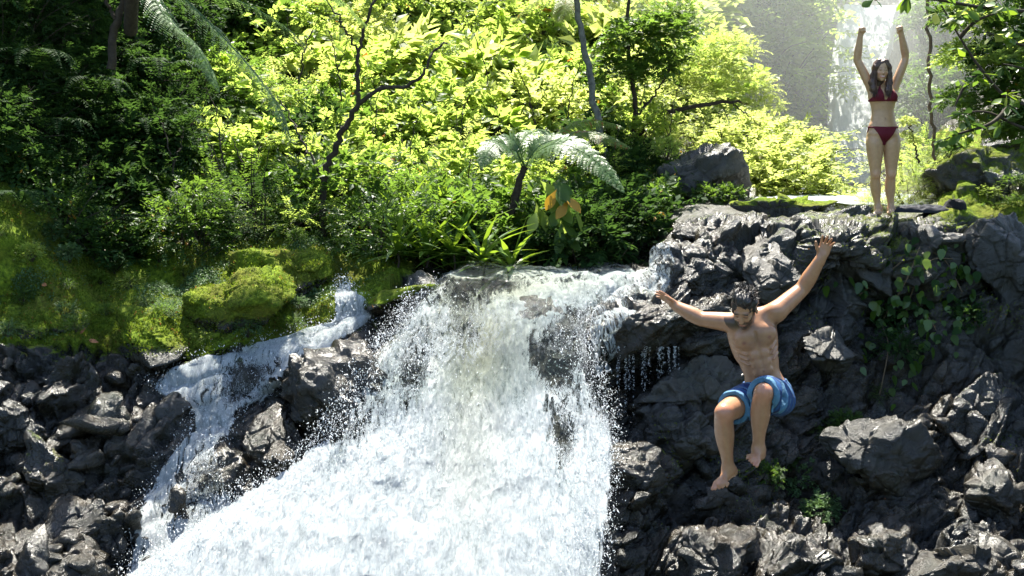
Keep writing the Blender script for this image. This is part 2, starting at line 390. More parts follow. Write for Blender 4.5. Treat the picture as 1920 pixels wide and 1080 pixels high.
# water tables: rows (py, left px, right px, distance)
MAINF = np.array([(509,800,1235,11.0),(519,812,1225,10.1),(530,805,1215,9.45),(545,790,1195,9.22),(570,765,1150,9.02),(600,742,1122,8.85),(650,705,1112,8.58),(700,672,1125,8.32),(760,632,1148,8.02),
                  (820,590,1158,7.78),(870,540,1158,7.55),(930,440,1155,7.3),(1000,330,1148,7.0),(1080,235,1140,6.72),(1200,130,1130,6.35),(1400,50,1120,5.8)], float)
def in_main(px, py):
    l = np.interp(py, MAINF[:, 0], MAINF[:, 1]); r = np.interp(py, MAINF[:, 0], MAINF[:, 2])
    return sstep(-25, 20, px - l) * sstep(-25, 20, r - px) * sstep(505, 515, py)
CASC = [((636,540),(662,540)),((628,572),(664,566)),((622,600),(700,580)),((575,618),(690,600)),((520,640),(640,640)),((450,655),(580,680)),((385,672),(545,722)),((320,695),(500,752)),((285,735),(455,772)),
        ((350,768),(445,795)),((360,800),(420,832)),((335,835),(415,870)),((290,880),(440,915)),((255,940),(470,960)),((235,1000),(500,1010)),((215,1080),(520,1080)),((180,1180),(540,1180))]
CA = np.array(CASC, float)
def near_poly(px, py, poly):
    poly = np.asarray(poly, float); best = np.full(np.shape(px), 1e9)
    for a, b in zip(poly[:-1], poly[1:]):
        ab = b - a; t = np.clip(((px - a[0]) * ab[0] + (py - a[1]) * ab[1]) / (ab @ ab), 0, 1)
        best = np.minimum(best, np.hypot(px - a[0] - t * ab[0], py - a[1] - t * ab[1]))
    return best

# ------------------------------------------------------------------ terrain mesh
xs = np.concatenate([np.arange(-900, -40, 22), np.arange(-40, 1961, 2.6), np.arange(1980, 2900, 22)])
ys = np.concatenate([np.arange(-700, 0, 24), np.arange(0, 340, 5), np.arange(340, 1096, 2.4), np.arange(1110, 1600, 24)])
PX, PY = np.meshgrid(xs, ys)
def rock_masks(PX, PY):
    bank = np.interp(PX, [-400, 0, 120, 200, 420, 520, 600, 640, 700, 735, 760, 800, 1230, 1260, 1420, 1560, 1620, 1740, 1790, 1920, 2400],
                         [600, 650, 655, 652, 662, 650, 625, 600, 572, 560, 528, 515, 500, 440, 400, 392, 385, 372, 330, 270, 200])
    bank = bank + np.where(PX < 760, 16 * fbm(np.stack([PX / 46, PY / 60, 0 * PX], -1), 15, 3) + 9 * fbm(np.stack([PX / 11, PY / 30, 0 * PX], -1), 16, 2), 0)
    veg = sstep(8, -8, PY - bank)                  # above the rock line: moss / litter ground
    mossA = sstep(14, -14, PY - bank) * sstep(800, 740, PX)
    litter = sstep(0, -30, PY - np.interp(PX, [-400, 0, 100, 200, 330, 450, 560, 640, 740, 800, 1230, 1300, 1450, 1500, 2400], [300, 350, 440, 520, 500, 445, 430, 440, 490, 500, 470, 300, 340, 300, 200]))
    return bank, veg, mossA, litter
bank, veg, mossA, litter = rock_masks(PX, PY)
D = D0(PX, PY); B0 = P(PX, PY, D)
gx = np.gradient(B0, axis=1); gy = np.gradient(B0, axis=0)
NRM = unit(np.cross(gy, gx)); 
flip = np.sum(NRM * (B0 - EYE), -1) > 0; NRM[flip] *= -1
NRM = unit(NRM + np.array([0, -.5, .1]))
inm = in_main(PX, PY)
inc = sstep(20, -25, near_poly(PX, PY, CA.mean(1)) - 45 - 45 * sstep(820, 900, PY))
wat = np.maximum(inm, inc * (PX < 720))
# rotate rock grain diagonally, warp it
ca, sa = math.cos(.5), math.sin(.5)
WQ = np.stack([B0[..., 0] * ca + B0[..., 2] * sa, B0[..., 1] * .8, (-B0[..., 0] * sa + B0[..., 2] * ca) * 1.55], -1)
far = sstep(12.5, 15, D)
WQ = WQ + .22 * np.stack([fbm(B0 * 1.3, 3, 3), fbm(B0 * 1.3, 7, 3), fbm(B0 * 1.3, 9, 3)], -1)
l1, e1 = lobes(WQ * 1.15, 21, 1.2, .5); l2, e2 = lobes(WQ * 2.9 + 5, 31, 1.8, .4); l3, e3 = lobes(WQ * 7.5 + 9, 41, 1.9, .4); l4, e4 = lobes(WQ * 17 + 3, 51, 1.3, .4)
rg = 1 - np.abs(fbm(WQ * 2.4, 64, 5)) * 2.6
f1, c1 = facets(WQ * 1.5 + 2, 121, .9); f2, c2 = facets(WQ * np.array([3.6, 3.6, 4.6]) + 4, 131, 1.1); f3, c3 = facets(WQ * 9 + 7, 141, 1.2); rt_ = 1 - .5 * (PX > 1230) * sstep(1000, 850, PY)
disp = .30 * (l1 + .05) + (.14 * (l2 + .05)) + .19 * f1 + rt_ * (.065 * f2 + .020 * f3 + .008 * l4 + .035 * (rg - .4)) + .008 * fbm(B0 * 9, 60, 4) - .04 * sstep(.05, 0, c1) - .03 * sstep(.07, 0, c2) - .008 * sstep(.1, 0, c3)
crease = sstep(.12, .0, e1) * .07 + sstep(.15, 0, e2) * .035 + sstep(.15, 0, e3) * .012
disp = disp - crease
lm_, _ = lobes(B0 * 1.7 + 3, 171, .8, .5)
soft = .13 * fbm(B0 * 1.5, 70, 5) + .05 * fbm(B0 * 5, 75, 4) + mossA * .30 * (lm_ + .2)
rk = (1 - veg); 
amp = rk * (1 - .8 * inm) * (1 - .6 * inc * (PX < 720))
ledge = sstep(60, 20, np.abs(PX - 1655)) * sstep(28, 8, np.abs(PY - 402))
amp = amp * (1 - .9 * ledge) * np.where(PX > 1300, .35 + .65 * sstep(400, 450, PY), 1)
disp = amp * disp + (1 - amp) * soft * np.where(ledge > .3, .2, 1.0) + far * .6 * fbm(B0 * .35, 80, 4)
B1 = B0 + NRM * disp[..., None]
pool = sstep(11.2, 11.8, B1[..., 1]) * sstep(32, 30, B1[..., 1]) * sstep(2.9, 3.3, B1[..., 0]) * sstep(1405, 1430, PX) * sstep(1650, 1625, PX)
B1[..., 2] = np.where(pool > .5, np.minimum(B1[..., 2], 3.12), B1[..., 2])
rows, cols = PX.shape
idx = np.arange(rows * cols).reshape(rows, cols)
F = np.stack([idx[1:, :-1], idx[1:, 1:], idx[:-1, 1:], idx[:-1, :-1]], -1).reshape(-1, 4)
hn = fbm(B0 * 1.1, 90, 3)
mossR = rk * (PX > 1220) * sstep(560, 400, PY) * .22 + rk * (PX > 1500) * .06 + rk * (PX > 1760) * sstep(460, 380, PY) * .25 + rk * (PX < 760) * sstep(60, 0, PY - bank) * .45
moss = np.clip(np.maximum(mossA * 1.0, mossR + .35 * hn * rk * (PX > 1220)), 0, 1)
moss = np.where((PX > 1230) & (PY < bank), np.where(PX > 1740, .7, .2), moss); moss = moss * (1 - litter)
dry = np.clip(.6 * (PX > 1230) * (1 - rk) + rk * (PX > 1380) * (.25 + .9 * hn) * sstep(1050, 500, PY) + .35 * rk * (PX > 1650) * sstep(520, 400, PY), 0, .8) * (1 - far)
terr = link('terrain', mesh_np('terrain', B1.reshape(-1, 3), F, M['rock'], {'moss': moss.ravel(), 'dry': dry.ravel(), 'litter': (litter * (1 - far * .5)).ravel()}))
tag(terr, 'wet dark basalt cliffs, mossy bank and forest floor of the gorge', None, None, 'structure')
TX, TY = xs, ys
def bil(A, px, py):
    px = np.atleast_1d(np.asarray(px, float)); py = np.atleast_1d(np.asarray(py, float))
    i = np.clip(np.searchsorted(TX, px) - 1, 0, len(TX) - 2); j = np.clip(np.searchsorted(TY, py) - 1, 0, len(TY) - 2)
    u = np.clip((px - TX[i]) / (TX[i + 1] - TX[i]), 0, 1)[:, None]; v = np.clip((py - TY[j]) / (TY[j + 1] - TY[j]), 0, 1)[:, None]
    A = A if A.ndim == 3 else A[..., None]
    return (A[j, i] * (1 - u) + A[j, i + 1] * u) * (1 - v) + (A[j + 1, i] * (1 - u) + A[j + 1, i + 1] * u) * v
def S(px, py):            # point on the built ground
    r = bil(B1, px, py); return r[0] if np.ndim(px) == 0 else r


# ------------------------------------------------------------------ the rest of the gorge (unseen, behind and beside the camera; shaped to cut sky fill)
a_, h_ = np.meshgrid(np.linspace(math.radians(100), math.radians(440), 140), np.linspace(0, 1, 40))
rr_ = 9.5 + 9 * h_ ** 1.1 + 1.2 * fbm(np.stack([np.cos(a_) * 3, np.sin(a_) * 3, h_ * 3], -1), 33, 4)
rr_ = rr_ * (1 + .35 * sstep(.6, 1, np.abs(np.sin(a_)) * (np.sin(a_) > 0)))
HV = np.stack([rr_ * np.cos(a_) * 1.0, 2.0 + rr_ * np.sin(a_) * 1.0, -1 + 6.5 * h_ ** .9], -1)
keepA = (np.sin(a_) < .12)
idx = np.arange(a_.size).reshape(a_.shape); Fh = np.stack([idx[:-1, :-1], idx[:-1, 1:], idx[1:, 1:], idx[1:, :-1]], -1)
km = keepA[:-1, :-1] & keepA[:-1, 1:]; Fh = Fh[km]
tag(link('hills', mesh_np('hills', HV.reshape(-1, 3), Fh.reshape(-1, 4), simple_mat('forest_slope', (.03, .05, .015), .9, 3, .6, 1.0))), 'forested gorge sides around the viewer', None, None, 'structure')
g_ = link('river', mesh_np('river', [(-16, -16, -.3), (16, -16, -.3), (16, 8, -.3), (-16, 8, -.3)], [(0, 1, 2, 3)], simple_mat('river_pool', (.05, .07, .06), .15, 2, .3, .4)))
tag(g_, 'plunge pool below the picture', None, None, 'structure')
# ------------------------------------------------------------------ boulders
def ico(sub):
    import bmesh
    bm = bmesh.new(); bmesh.ops.create_icosphere(bm, subdivisions=sub, radius=1)
    V = np.array([v.co[:] for v in bm.verts]); F = np.array([[v.index for v in f.verts] for f in bm.faces]); bm.free(); return V, F
ICO = {k: ico(k) for k in (3, 4, 6)}
def rotm(ax, ay, az):
    from mathutils import Euler
    return np.array(Euler((ax, ay, az)).to_matrix())
def rock_shape(sub, seed, size, rot, rough=1.0, planes=15, p=26):
    V, F = ICO[sub]; r = np.random.RandomState(seed)
    nrm = unit(r.randn(planes, 3)); dist = r.uniform(.62, 1, planes)
    c = np.maximum(V @ nrm.T, .05) / dist; rad = 1 / (np.sum(c ** p, 1)) ** (1 / p)
    W = V * rad[:, None] * .95
    W = W * np.asarray(size)
    s0 = seed * 3.1
    W = W + V * (.13 * rough * min(size) * fbm(W * (1.6 / min(size)) + s0, seed, 4))[:, None]
    lo, ee = lobes(W * 5.5 + s0, seed + 5, 1.4, .4); lo2, e2 = lobes(W * 14 + s0, seed + 9, 1.4, .4)
    W = W + V * (rough * (.03 * lo + .006 * lo2 + .06 * facets(W * 4.5 + s0, seed + 3, 1.1)[0] - .016 * sstep(.12, 0, ee) + .022 * (.5 - np.abs(fbm(W * 2.6 + s0, seed + 2, 3)) * 2)))[:, None]
    return W @ rotm(*rot).T, F
def boulder(px, py, d, size, rot, seed, label, moss=0., dry=0., group=None, sub=6, rough=1.0, name='boulder', cat='rock'):
    V, F = rock_shape(sub, seed, size, rot, rough)
    z = (V[:, 2] - V[:, 2].min()) / (np.ptp(V[:, 2]) + 1e-6)
    if px > 1230 and py > 380: d = d - .03
    c = P(px, py, d)
    me = mesh_np(name, V, F, M['rock'], {'moss': np.full(len(V), moss) * sstep(.2, .7, z), 'dry': np.full(len(V), dry), 'litter': np.zeros(len(V))})
    o = link(name, me, None, c)
    if moss > .9: MOSSY.append(V[(z > .3)] + c)
    return tag(o, label, cat, group)
MOSSY = []
BL = [
 (783,545,9.4,(.17,.2,.17),(.2,.3,.2),4,'pointed grey boulder standing at the left end of the waterfall lip',0,.35),
 (652,775,8.36,(.66,.45,.56),(.15,-.6,.3),12,'huge dark slab dividing the main fall from the side cascade',0,0),
 (515,850,7.95,(.36,.30,.27),(.2,.5,.1),15,'ridged brown boulder below the dividing slab, edged by foam',0,.15),
 (330,765,8.15,(.14,.14,.12),(.1,.3,0),17,'small dark boulder where the side cascade narrows',0,.05),
 (340,965,7.4,(.10,.1,.12),(.1,.3,.5),19,'small round rock poking out of the lower side cascade',0,0),
 (105,905,7.45,(.26,.26,.20),(.1,.15,.3),22,'blocky boulder with a green-stained face in the left rocks',.3,0),
 (150,985,7.15,(.30,.26,.22),(.3,-.1,.8),23,'smooth brown-black boulder low in the left rocks',0,0),
 (30,800,7.8,(.24,.2,.18),(.2,.4,.2),25,'wet grey boulder at the left edge of the picture',0,.1),
 (210,780,8.0,(.2,.18,.15),(.5,.2,.9),26,'bluish black boulder beneath the mossy bank',0,0),
 (380,880,7.85,(.10,.1,.09),(.5,.2,.9),27,'knobbly rock between the cascade and the ridged boulder',0,.1),
 (50,1050,6.75,(.3,.22,.16),(.1,.1,.4),28,'flat wet ledge stone in the bottom left corner',0,.1),
 (1285,520,9.6,(.30,.3,.24),(.1,.2,.3),33,'rounded glossy boulder with a deep hollow, right of the waterfall lip',.15,.15),
 (1310,445,10.35,(.34,.3,.2),(.1,.2,.9),34,'dark arched boulder above the hollowed one, beside the hanging plants',.2,.1),
 (1480,455,10.1,(.48,.34,.20),(.1,-.2,.3),35,'long ridged rock just behind the raised hand of the jumping man',.2,.2),
 (1470,395,10.9,(.55,.4,.16),(.0,-.05,.1),36,'low mossy boulder at the edge of the upper pool',.55,.3),
 (1600,480,9.95,(.26,.3,.36),(.1,.15,.3),37,'tall smooth boulder below and left of the standing woman',.15,.45),
 (1655,441,10.28,(.50,.36,.20),(.05,.05,.2),71,'flat-topped grey rock ledge under the feet of the standing woman',.1,.5),
 (1745,470,10.0,(.48,.35,.3),(.1,.1,.5),38,'broad pale-topped boulder under the dark clothes',.15,.55),
 (1875,470,9.8,(.38,.35,.42),(.1,-.3,.5),39,'lichen-spotted boulder at the right edge below the mossy outcrop',.2,.6),
 (1450,530,9.5,(.30,.3,.28),(.3,.2,.7),41,'grey scooped rock behind the raised arm of the jumping man',.05,.6),
 (1560,665,9.1,(.24,.2,.16),(.2,.3,.4),42,'flat-topped pale rock right of the man at chest height',0,.7),
 (1210,600,8.8,(.52,.36,.17),(.1,-.15,.2),43,'overhanging black ledge right of the main fall, shedding drips',.05,0),
 (1310,730,8.75,(.40,.30,.20),(.1,-.35,.2),44,'sloping grey slab behind the knees of the jumping man',0,.4),
 (1290,815,8.4,(.26,.28,.22),(.1,.1,.2),45,'rounded bulging boulder below the sloping slab, next to the fall',0,.4),
 (1640,870,8.45,(.52,.3,.26),(.15,.55,.1),46,'large ramp-shaped boulder falling to the right, low on the cliff',.1,.5),
 (1835,790,8.8,(.34,.3,.42),(.15,.3,.1),47,'knobbly moss-stained boulder beside the ramp-shaped one',.25,.2),
 (1860,940,8.1,(.36,.3,.28),(.15,.2,.7),48,'mottled boulder low at the right edge',.1,.3),
 (1340,1050,7.55,(.34,.34,.26),(.1,.1,.2),49,'blue-black boulder with curved cracks at the bottom, below the man',0,0),
 (1490,1060,7.5,(.36,.3,.20),(.0,.15,.2),50,'smooth blue-grey slab at the bottom, right of the cracked boulder',0,.05),
 (1650,1040,7.6,(.32,.26,.22),(.3,.15,.2),51,'greenish wet boulder at the bottom, right of the blue-grey slab',.1,.05),
 (1840,1050,7.4,(.44,.28,.14),(.0,.0,.2),52,'layered flat stone in the bottom right corner',.15,.45),
 (1190,900,8.0,(.28,.24,.36),(.1,.2,.2),53,'shiny black boulder washed by the right edge of the fall',0,0),
 (1318,345,12.5,(.74,.5,.44),(.1,.25,.3),61,'big jagged grey outcrop behind the tree fern, in front of the mist',.15,.6),
 (1850,335,11.2,(.72,.5,.40),(.1,-.25,.3),62,'mossy outcrop with ferns under the overhanging tree',.5,.5),
 (1885,275,11.5,(.34,.3,.26),(.1,.2,.1),63,'rounded mossy rock on top of the outcrop at the right edge',.5,.4),
 (440,575,9.05,(.62,.5,.34),(.0,-.25,.1),81,'big rounded mossy mound in the middle of the left bank',1.3,.1),
 (300,628,8.8,(.42,.35,.2),(.0,.2,.4),82,'low mossy hump with a dark underside at the foot of the left bank',1.3,.1),
 (560,510,9.7,(.55,.4,.26),(.0,-.1,.2),83,'mossy mound behind the side cascade, below the forked tree',1.3,.1),
 (700,572,9.25,(.15,.2,.12),(.1,-.4,.2),84,'moss-capped rock between the side stream and the pointed boulder',1.2,.1),
 (385,655,8.75,(.34,.25,.13),(.0,-.1,.2),85,'flat mossy stone overhanging the black rocks left of the cascade',1.1,.2),
 (90,610,8.85,(.42,.35,.18),(.1,.15,.2),86,'sloping mossy rock at the left edge above the wet stones',1.0,.3),
 (430,435,11.1,(.22,.2,.16),(.1,.4,.1),64,'grey rock half buried in the dark slope above the moss bank',.2,.3),
 (1090,478,11.3,(.18,.15,.12),(.1,.4,.1),65,'pale stone on the stream bank behind the waterfall lip',.1,.6),
 (1020,490,11.2,(.16,.12,.10),(.1,.2,.8),66,'small pale stone left of the hanging roots on the stream bank',.2,.5),
 (1160,490,11.3,(.22,.15,.14),(.4,.2,.8),67,'dark stone at the foot of the hanging roots',.3,.3),
 (930,490,11.1,(.22,.2,.16),(.4,.2,.8),68,'mossy stump-like stone at the base of the tree fern',.7,.1),
]
for b in BL:
    boulder(*b[:6], b[6], moss=b[7], dry=b[8], sub=6 if max(b[3]) > .2 else 4)
# loose stones in the left rocks and under the cliff (too many to tell apart): one joined mass
VV = []; FF = []; off = 0
for k in range(170):
    if k < 110: px = random.uniform(-60, 330); py = random.uniform(690, 1100)
    else: px = random.uniform(1170, 1960); py = random.uniform(760, 1100)
    if near_poly(np.array([px]), np.array([py]), CA.mean(1))[0] < 110 or in_main(px, py) > .1: continue
    c = S(px, py); s = random.uniform(.05, .13)
    V, Fk = rock_shape(3, 200 + k, (s * random.uniform(.8, 1.5), s, s * random.uniform(.5, .9)), (random.random(), random.random(), random.random() * 6), .5)
    VV.append(V + c); FF.append(Fk + off); off += len(V)
V = np.concatenate(VV); Z = np.zeros(len(V))
tag(link('rubble', mesh_np('rubble', V, np.concatenate(FF), M['rock'], {'moss': Z, 'dry': Z + .1, 'litter': Z})), 'wet angular stones lying on the dark rock slopes', 'rubble', None, 'stuff')

# ------------------------------------------------------------------ water
def water_sheet(L, R, nu, nv, lift, amp, seed, mat, name, covf, warmf=None, dtab=None, edw=.14, sm=6):
    """L,R: edge polylines (px,py) row by row; the sheet lies `lift` in front of the bed."""
    Ls = spline(L, nv); Rs = spline(R, nv); u = np.linspace(0, 1, nu)
    X = Ls[:, None, 0] * (1 - u) + Rs[:, None, 0] * u; Y = Ls[:, None, 1] * (1 - u) + Rs[:, None, 1] * u
    if dtab is None: base = bil(B1, X.ravel(), Y.ravel()).reshape(nv, nu, 3)
    else: base = P(X, Y, np.interp(Y, dtab[0], dtab[1]))
    # smooth the bed a little
    for _ in range(sm):
        base[1:-1, 1:-1] = (base[:-2, 1:-1] + base[2:, 1:-1] + base[1:-1, :-2] + base[1:-1, 2:]) / 4
    nr = unit(np.cross(np.gradient(base, axis=0), np.gradient(base, axis=1))); nr[np.sum(nr * (base - EYE), -1) > 0] *= -1
    nr = unit(nr + np.array([0, -.3, .3]))
    wx = base[..., 0]; wy = np.concatenate([np.zeros((1, nu)), np.cumsum(np.linalg.norm(np.diff(base, axis=0), axis=-1), 0)], 0)
    Q = np.stack([wx, wy * .38, np.full_like(wx, seed)], -1)
    tur = sstep(.0, .5, wy)
    n1 = fbm(Q * 3, seed, 3); n2 = 1 - np.abs(fbm(Q * 9, seed + 4, 4)) * 3; n3 = 1 - np.abs(fbm(Q * 28, seed + 8, 3)) * 3
    edge = np.minimum(u * 1.0, 1 - u) * 2
    env = sstep(0, .25, np.broadcast_to(edge, X.shape))
    V = base + nr * ((lift * env + (amp * (.9 * n1 + .14 * n2 + .03 * n3)) * (.25 + .75 * tur) * (.3 + .7 * env))[..., None])
    cov = covf(X, Y) ; warm = warmf(X, Y) if warmf else np.zeros_like(X)
    ed = sstep(0, edw, np.broadcast_to(edge, X.shape))
    idx = np.arange(nu * nv).reshape(nv, nu)
    F = np.stack([idx[1:, :-1], idx[1:, 1:], idx[:-1, 1:], idx[:-1, :-1]], -1).reshape(-1, 4)
    o = link(name, mesh_np(name, V.reshape(-1, 3), F, mat, {'wx': wx.ravel(), 'wy': wy.ravel(), 'cov': cov.ravel(), 'edge': ed.ravel(), 'warm': warm.ravel()}))
    return o, V, nr, X, Y
def blob(X, Y, cx, cy, rx, ry): return np.exp(-(((X - cx) / rx) ** 2 + ((Y - cy) / ry) ** 2))
def cov_main(X, Y):
    c = .68 + 0 * X
    c = c + .30 * sstep(760, 960, Y)
    for cx, cy, rx, ry, a in ((900, 555, 170, 34, -.27), (870, 630, 50, 50, -.28), (700, 740, 70, 110, -.22), (640, 820, 60, 40, -.3), (1060, 860, 40, 110, -.42), (1040, 680, 50, 60, -.45),
                              (1080, 620, 30, 40, -.4), (780, 640, 40, 50, -.2), (1000, 535, 160, 14, -.25), (1010, 560, 60, 30, .3), (780, 690, 40, 60, -.25), (1110, 760, 20, 50, -.2)):
        c = c + a * blob(X, Y, cx, cy, rx, ry)
    l = np.interp(Y, MAINF[:, 0], MAINF[:, 1]); r = np.interp(Y, MAINF[:, 0], MAINF[:, 2])
    c = c - .35 * sstep(50, 0, X - l) - .35 * sstep(50, 0, r - X)
    return c
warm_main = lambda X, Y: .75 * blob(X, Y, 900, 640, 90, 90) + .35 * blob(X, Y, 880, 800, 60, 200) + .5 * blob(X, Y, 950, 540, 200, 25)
dt = (MAINF[:, 0], MAINF[:, 3])
Lm = MAINF[:, [1, 0]]; Rm = MAINF[:, [2, 0]]
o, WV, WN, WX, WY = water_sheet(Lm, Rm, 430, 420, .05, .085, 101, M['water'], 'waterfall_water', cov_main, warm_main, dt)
tag(o, 'main white waterfall pouring over the rock lip', None, None, 'structure')
o, *_ = water_sheet(Lm, Rm, 300, 300, -.02, .07, 131, M['water2'], 'waterfall_water', lambda X, Y: cov_main(X, Y) - .08, warm_main, dt)
tag(o, 'under layer of the main white waterfall', None, None, 'structure')
covc = lambda X, Y: .64 - .3 * blob(X, Y, 470, 700, 60, 25) - .25 * blob(X, Y, 440, 740, 50, 30) - .3 * blob(X, Y, 400, 890, 60, 60) + .15 * blob(X, Y, 380, 700, 60, 40) - .2 * blob(X, Y, 340, 960, 50, 50)
o, CV, CN, CX, CY = water_sheet(CA[:, 0], CA[:, 1], 150, 380, .03, .03, 151, M['water3'], 'cascade_water', covc, edw=.5, sm=16)
tag(o, 'side cascade running down left of the dividing slab', None, None, 'structure')
o, *_ = water_sheet(Lm, Rm, 360, 360, .11, .11, 141, M['water3'], 'waterfall_water', lambda X, Y: .40 - .45 * sstep(660, 820, Y) - .2 * sstep(600, 540, Y) + .06 * blob(X, Y, 680, 740, 90, 120) - .2 * blob(X, Y, 1050, 860, 50, 140), None, dt, edw=.25)
tag(o, 'outer lace of flung water over the main white waterfall', None, None, 'structure')
# thin film over the ledge right of the fall
o, *_ = water_sheet(np.array([(1190,512),(1180,540),(1120,580),(1105,640),(1108,700)]), np.array([(1262,500),(1250,545),(1215,590),(1150,625),(1135,700)]), 90, 120, .05, .03, 171, M['water'], 'ledge_water',
                    lambda X, Y: .42 + 0 * X)
tag(o, 'thin sheet of water spilling over the black ledge beside the main fall', None, None, 'structure')
# upper pool
zp = 3.30
gx_, gy_ = np.meshgrid(np.linspace(3.0, 9.5, 120), np.linspace(11.0, 31, 260))
zz = zp + .05 * fbm(np.stack([gx_ * 2, gy_ * 1.2, 0 * gx_], -1), 5, 4)
idx = np.arange(gx_.size).reshape(gx_.shape); Fp = np.stack([idx[:-1, :-1], idx[:-1, 1:], idx[1:, 1:], idx[1:, :-1]], -1).reshape(-1, 4)
o = link('pool_water', mesh_np('pool_water', np.stack([gx_, gy_, zz], -1).reshape(-1, 3), Fp, M['water'], {'wx': gx_.ravel(), 'wy': gy_.ravel(), 'cov': np.full(gx_.size, 1.15), 'edge': np.ones(gx_.size), 'warm': np.zeros(gx_.size)}))
tag(o, 'foaming upper pool below the distant waterfall', None, None, 'structure')
# distant waterfall
FL = np.array([(1568, 20), (1566, 52), (1556, 120), (1550, 200), (1546, 280), (1540, 352)]); FR = np.array([(1690, 25), (1682, 50), (1676, 90), (1652, 160), (1640, 260), (1636, 352)])
def cov_far(X, Y): return 1.3 - .45 * blob(X, Y, 1650, 90, 16, 60) - .3 * blob(X, Y, 1625, 150, 10, 90) - .35 * sstep(1640, 1675, X) * sstep(60, 160, Y)
o, *_ = water_sheet(FL, FR, 120, 240, .25, .12, 191, M['far_water'], 'waterfall_water', cov_far, None, (np.array([0, 40, 60, 350]), np.array([32.0, 31.0, 30.8, 27.5])))
tag(o, 'tall distant waterfall behind the standing woman', None, None, 'structure')
# spray droplets
def drops(pts, rmin, rmax, stretch=4.5):
    n = len(pts); O = np.array([(1, 0, 0), (-1, 0, 0), (0, 1, 0), (0, -1, 0), (0, 0, 1), (0, 0, -1)], float)
    Fo = np.array([(0, 2, 4), (2, 1, 4), (1, 3, 4), (3, 0, 4), (2, 0, 5), (1, 2, 5), (3, 1, 5), (0, 3, 5)])
    s = rmin + (rmax - rmin) * RS.rand(n) ** 3; dv = unit(RS.randn(n, 3) * .55 + np.array([0, -.45, -.8])); 
    V = O[None] * s[:, None, None]; ext = (V @ dv[:, :, None])[..., 0]
    V = V + ext[..., None] * dv[:, None, :] * (stretch * RS.rand(n) ** 1.5)[:, None, None] + pts[:, None, :]
    return V.reshape(-1, 3), (Fo[None] + (np.arange(n) * 6)[:, None, None]).reshape(-1, 3)
def sample_sheet(V, X, Y, wgt, n):
    p = wgt.ravel() / wgt.sum(); return RS.choice(V.shape[0] * V.shape[1], n, p=p)
edgeW = np.broadcast_to(np.maximum(np.abs(np.linspace(-1, 1, WV.shape[1])) ** 6, .0), WV.shape[:2])
wgt = (.05 + 3 * edgeW + 1.2 * blob(WX, WY, 700, 740, 120, 140) + 0 * WX) * sstep(540, 600, WY) * sstep(1150, 1100, WY)
k = sample_sheet(WV, WX, WY, wgt, 15000)
p0 = WV.reshape(-1, 3)[k] + WN.reshape(-1, 3)[k] * (.02 + .22 * RS.rand(len(k)) ** 2)[:, None] + RS.randn(len(k), 3) * .035
k2 = sample_sheet(CV, CX, CY, .4 + np.broadcast_to(np.abs(np.linspace(-1, 1, CV.shape[1])) ** 4, CV.shape[:2]), 5000)
p1 = CV.reshape(-1, 3)[k2] + CN.reshape(-1, 3)[k2] * (.01 + .12 * RS.rand(len(k2)) ** 2)[:, None] + RS.randn(len(k2), 3) * .03
dx = RS.uniform(1140, 1290, 1500); cols_ = np.sort(RS.uniform(1135, 1275, 26)); ki = RS.randint(26, size=1500); kk = cols_[ki] + RS.randn(1500) * 1.0; p2 = P(kk, 650 + RS.rand(1500) ** 1.5 * (60 + 110 * RS.rand(26)[ki]), 8.62)
V, Fd = drops(np.concatenate([p0, p1, p2]), .0012, .0042)
m, nt_ = newmat('droplet'); b = N(nt_, 'BsdfPrincipled'); b.inputs['Base Color'].default_value = (.85, .88, .9, 1); b.inputs['Roughness'].default_value = .15
t = N(nt_, 'BsdfTranslucent'); t.inputs[0].default_value = (.9, .92, .95, 1); mx = N(nt_, 'MixShader', i_0=.4); nt_.links.new(b.outputs[0], mx.inputs[1]); nt_.links.new(t.outputs[0], mx.inputs[2])
oo = N(nt_, 'OutputMaterial'); nt_.links.new(mx.outputs[0], oo.inputs[0]); M['drop'] = m
tag(link('spray', mesh_np('spray', V, Fd, m)), 'flying white droplets thrown up by the waterfall and cascade', 'spray', None, 'stuff')
# ------------------------------------------------------------------ vegetation
bankm0 = mossA * (1 - litter)
def leaves_np(pos, ax, nr, L, W, droop=.2, fold=.12, rnd=None, wide=.45):
    n = len(pos); ax = unit(ax); s = unit(np.cross(ax, nr)); nn = np.cross(s, ax)
    L = np.broadcast_to(L, n)[:, None]; W = np.broadcast_to(W, n)[:, None]
    b = pos; m = pos + ax * L * wide - nn * W * fold; t = pos + ax * L - nn * L * droop
    l = pos + ax * L * wide - s * W * .5; r = pos + ax * L * wide + s * W * .5
    V = np.stack([b, l, m, r, t], 1).reshape(-1, 3); o = (np.arange(n) * 5)[:, None]
    F = np.concatenate([o + np.array([0, 3, 4, 2]), o + np.array([0, 2, 4, 1])], 0)
    rn = RS.rand(n) if rnd is None else rnd
    return V, F, np.repeat(rn, 5)

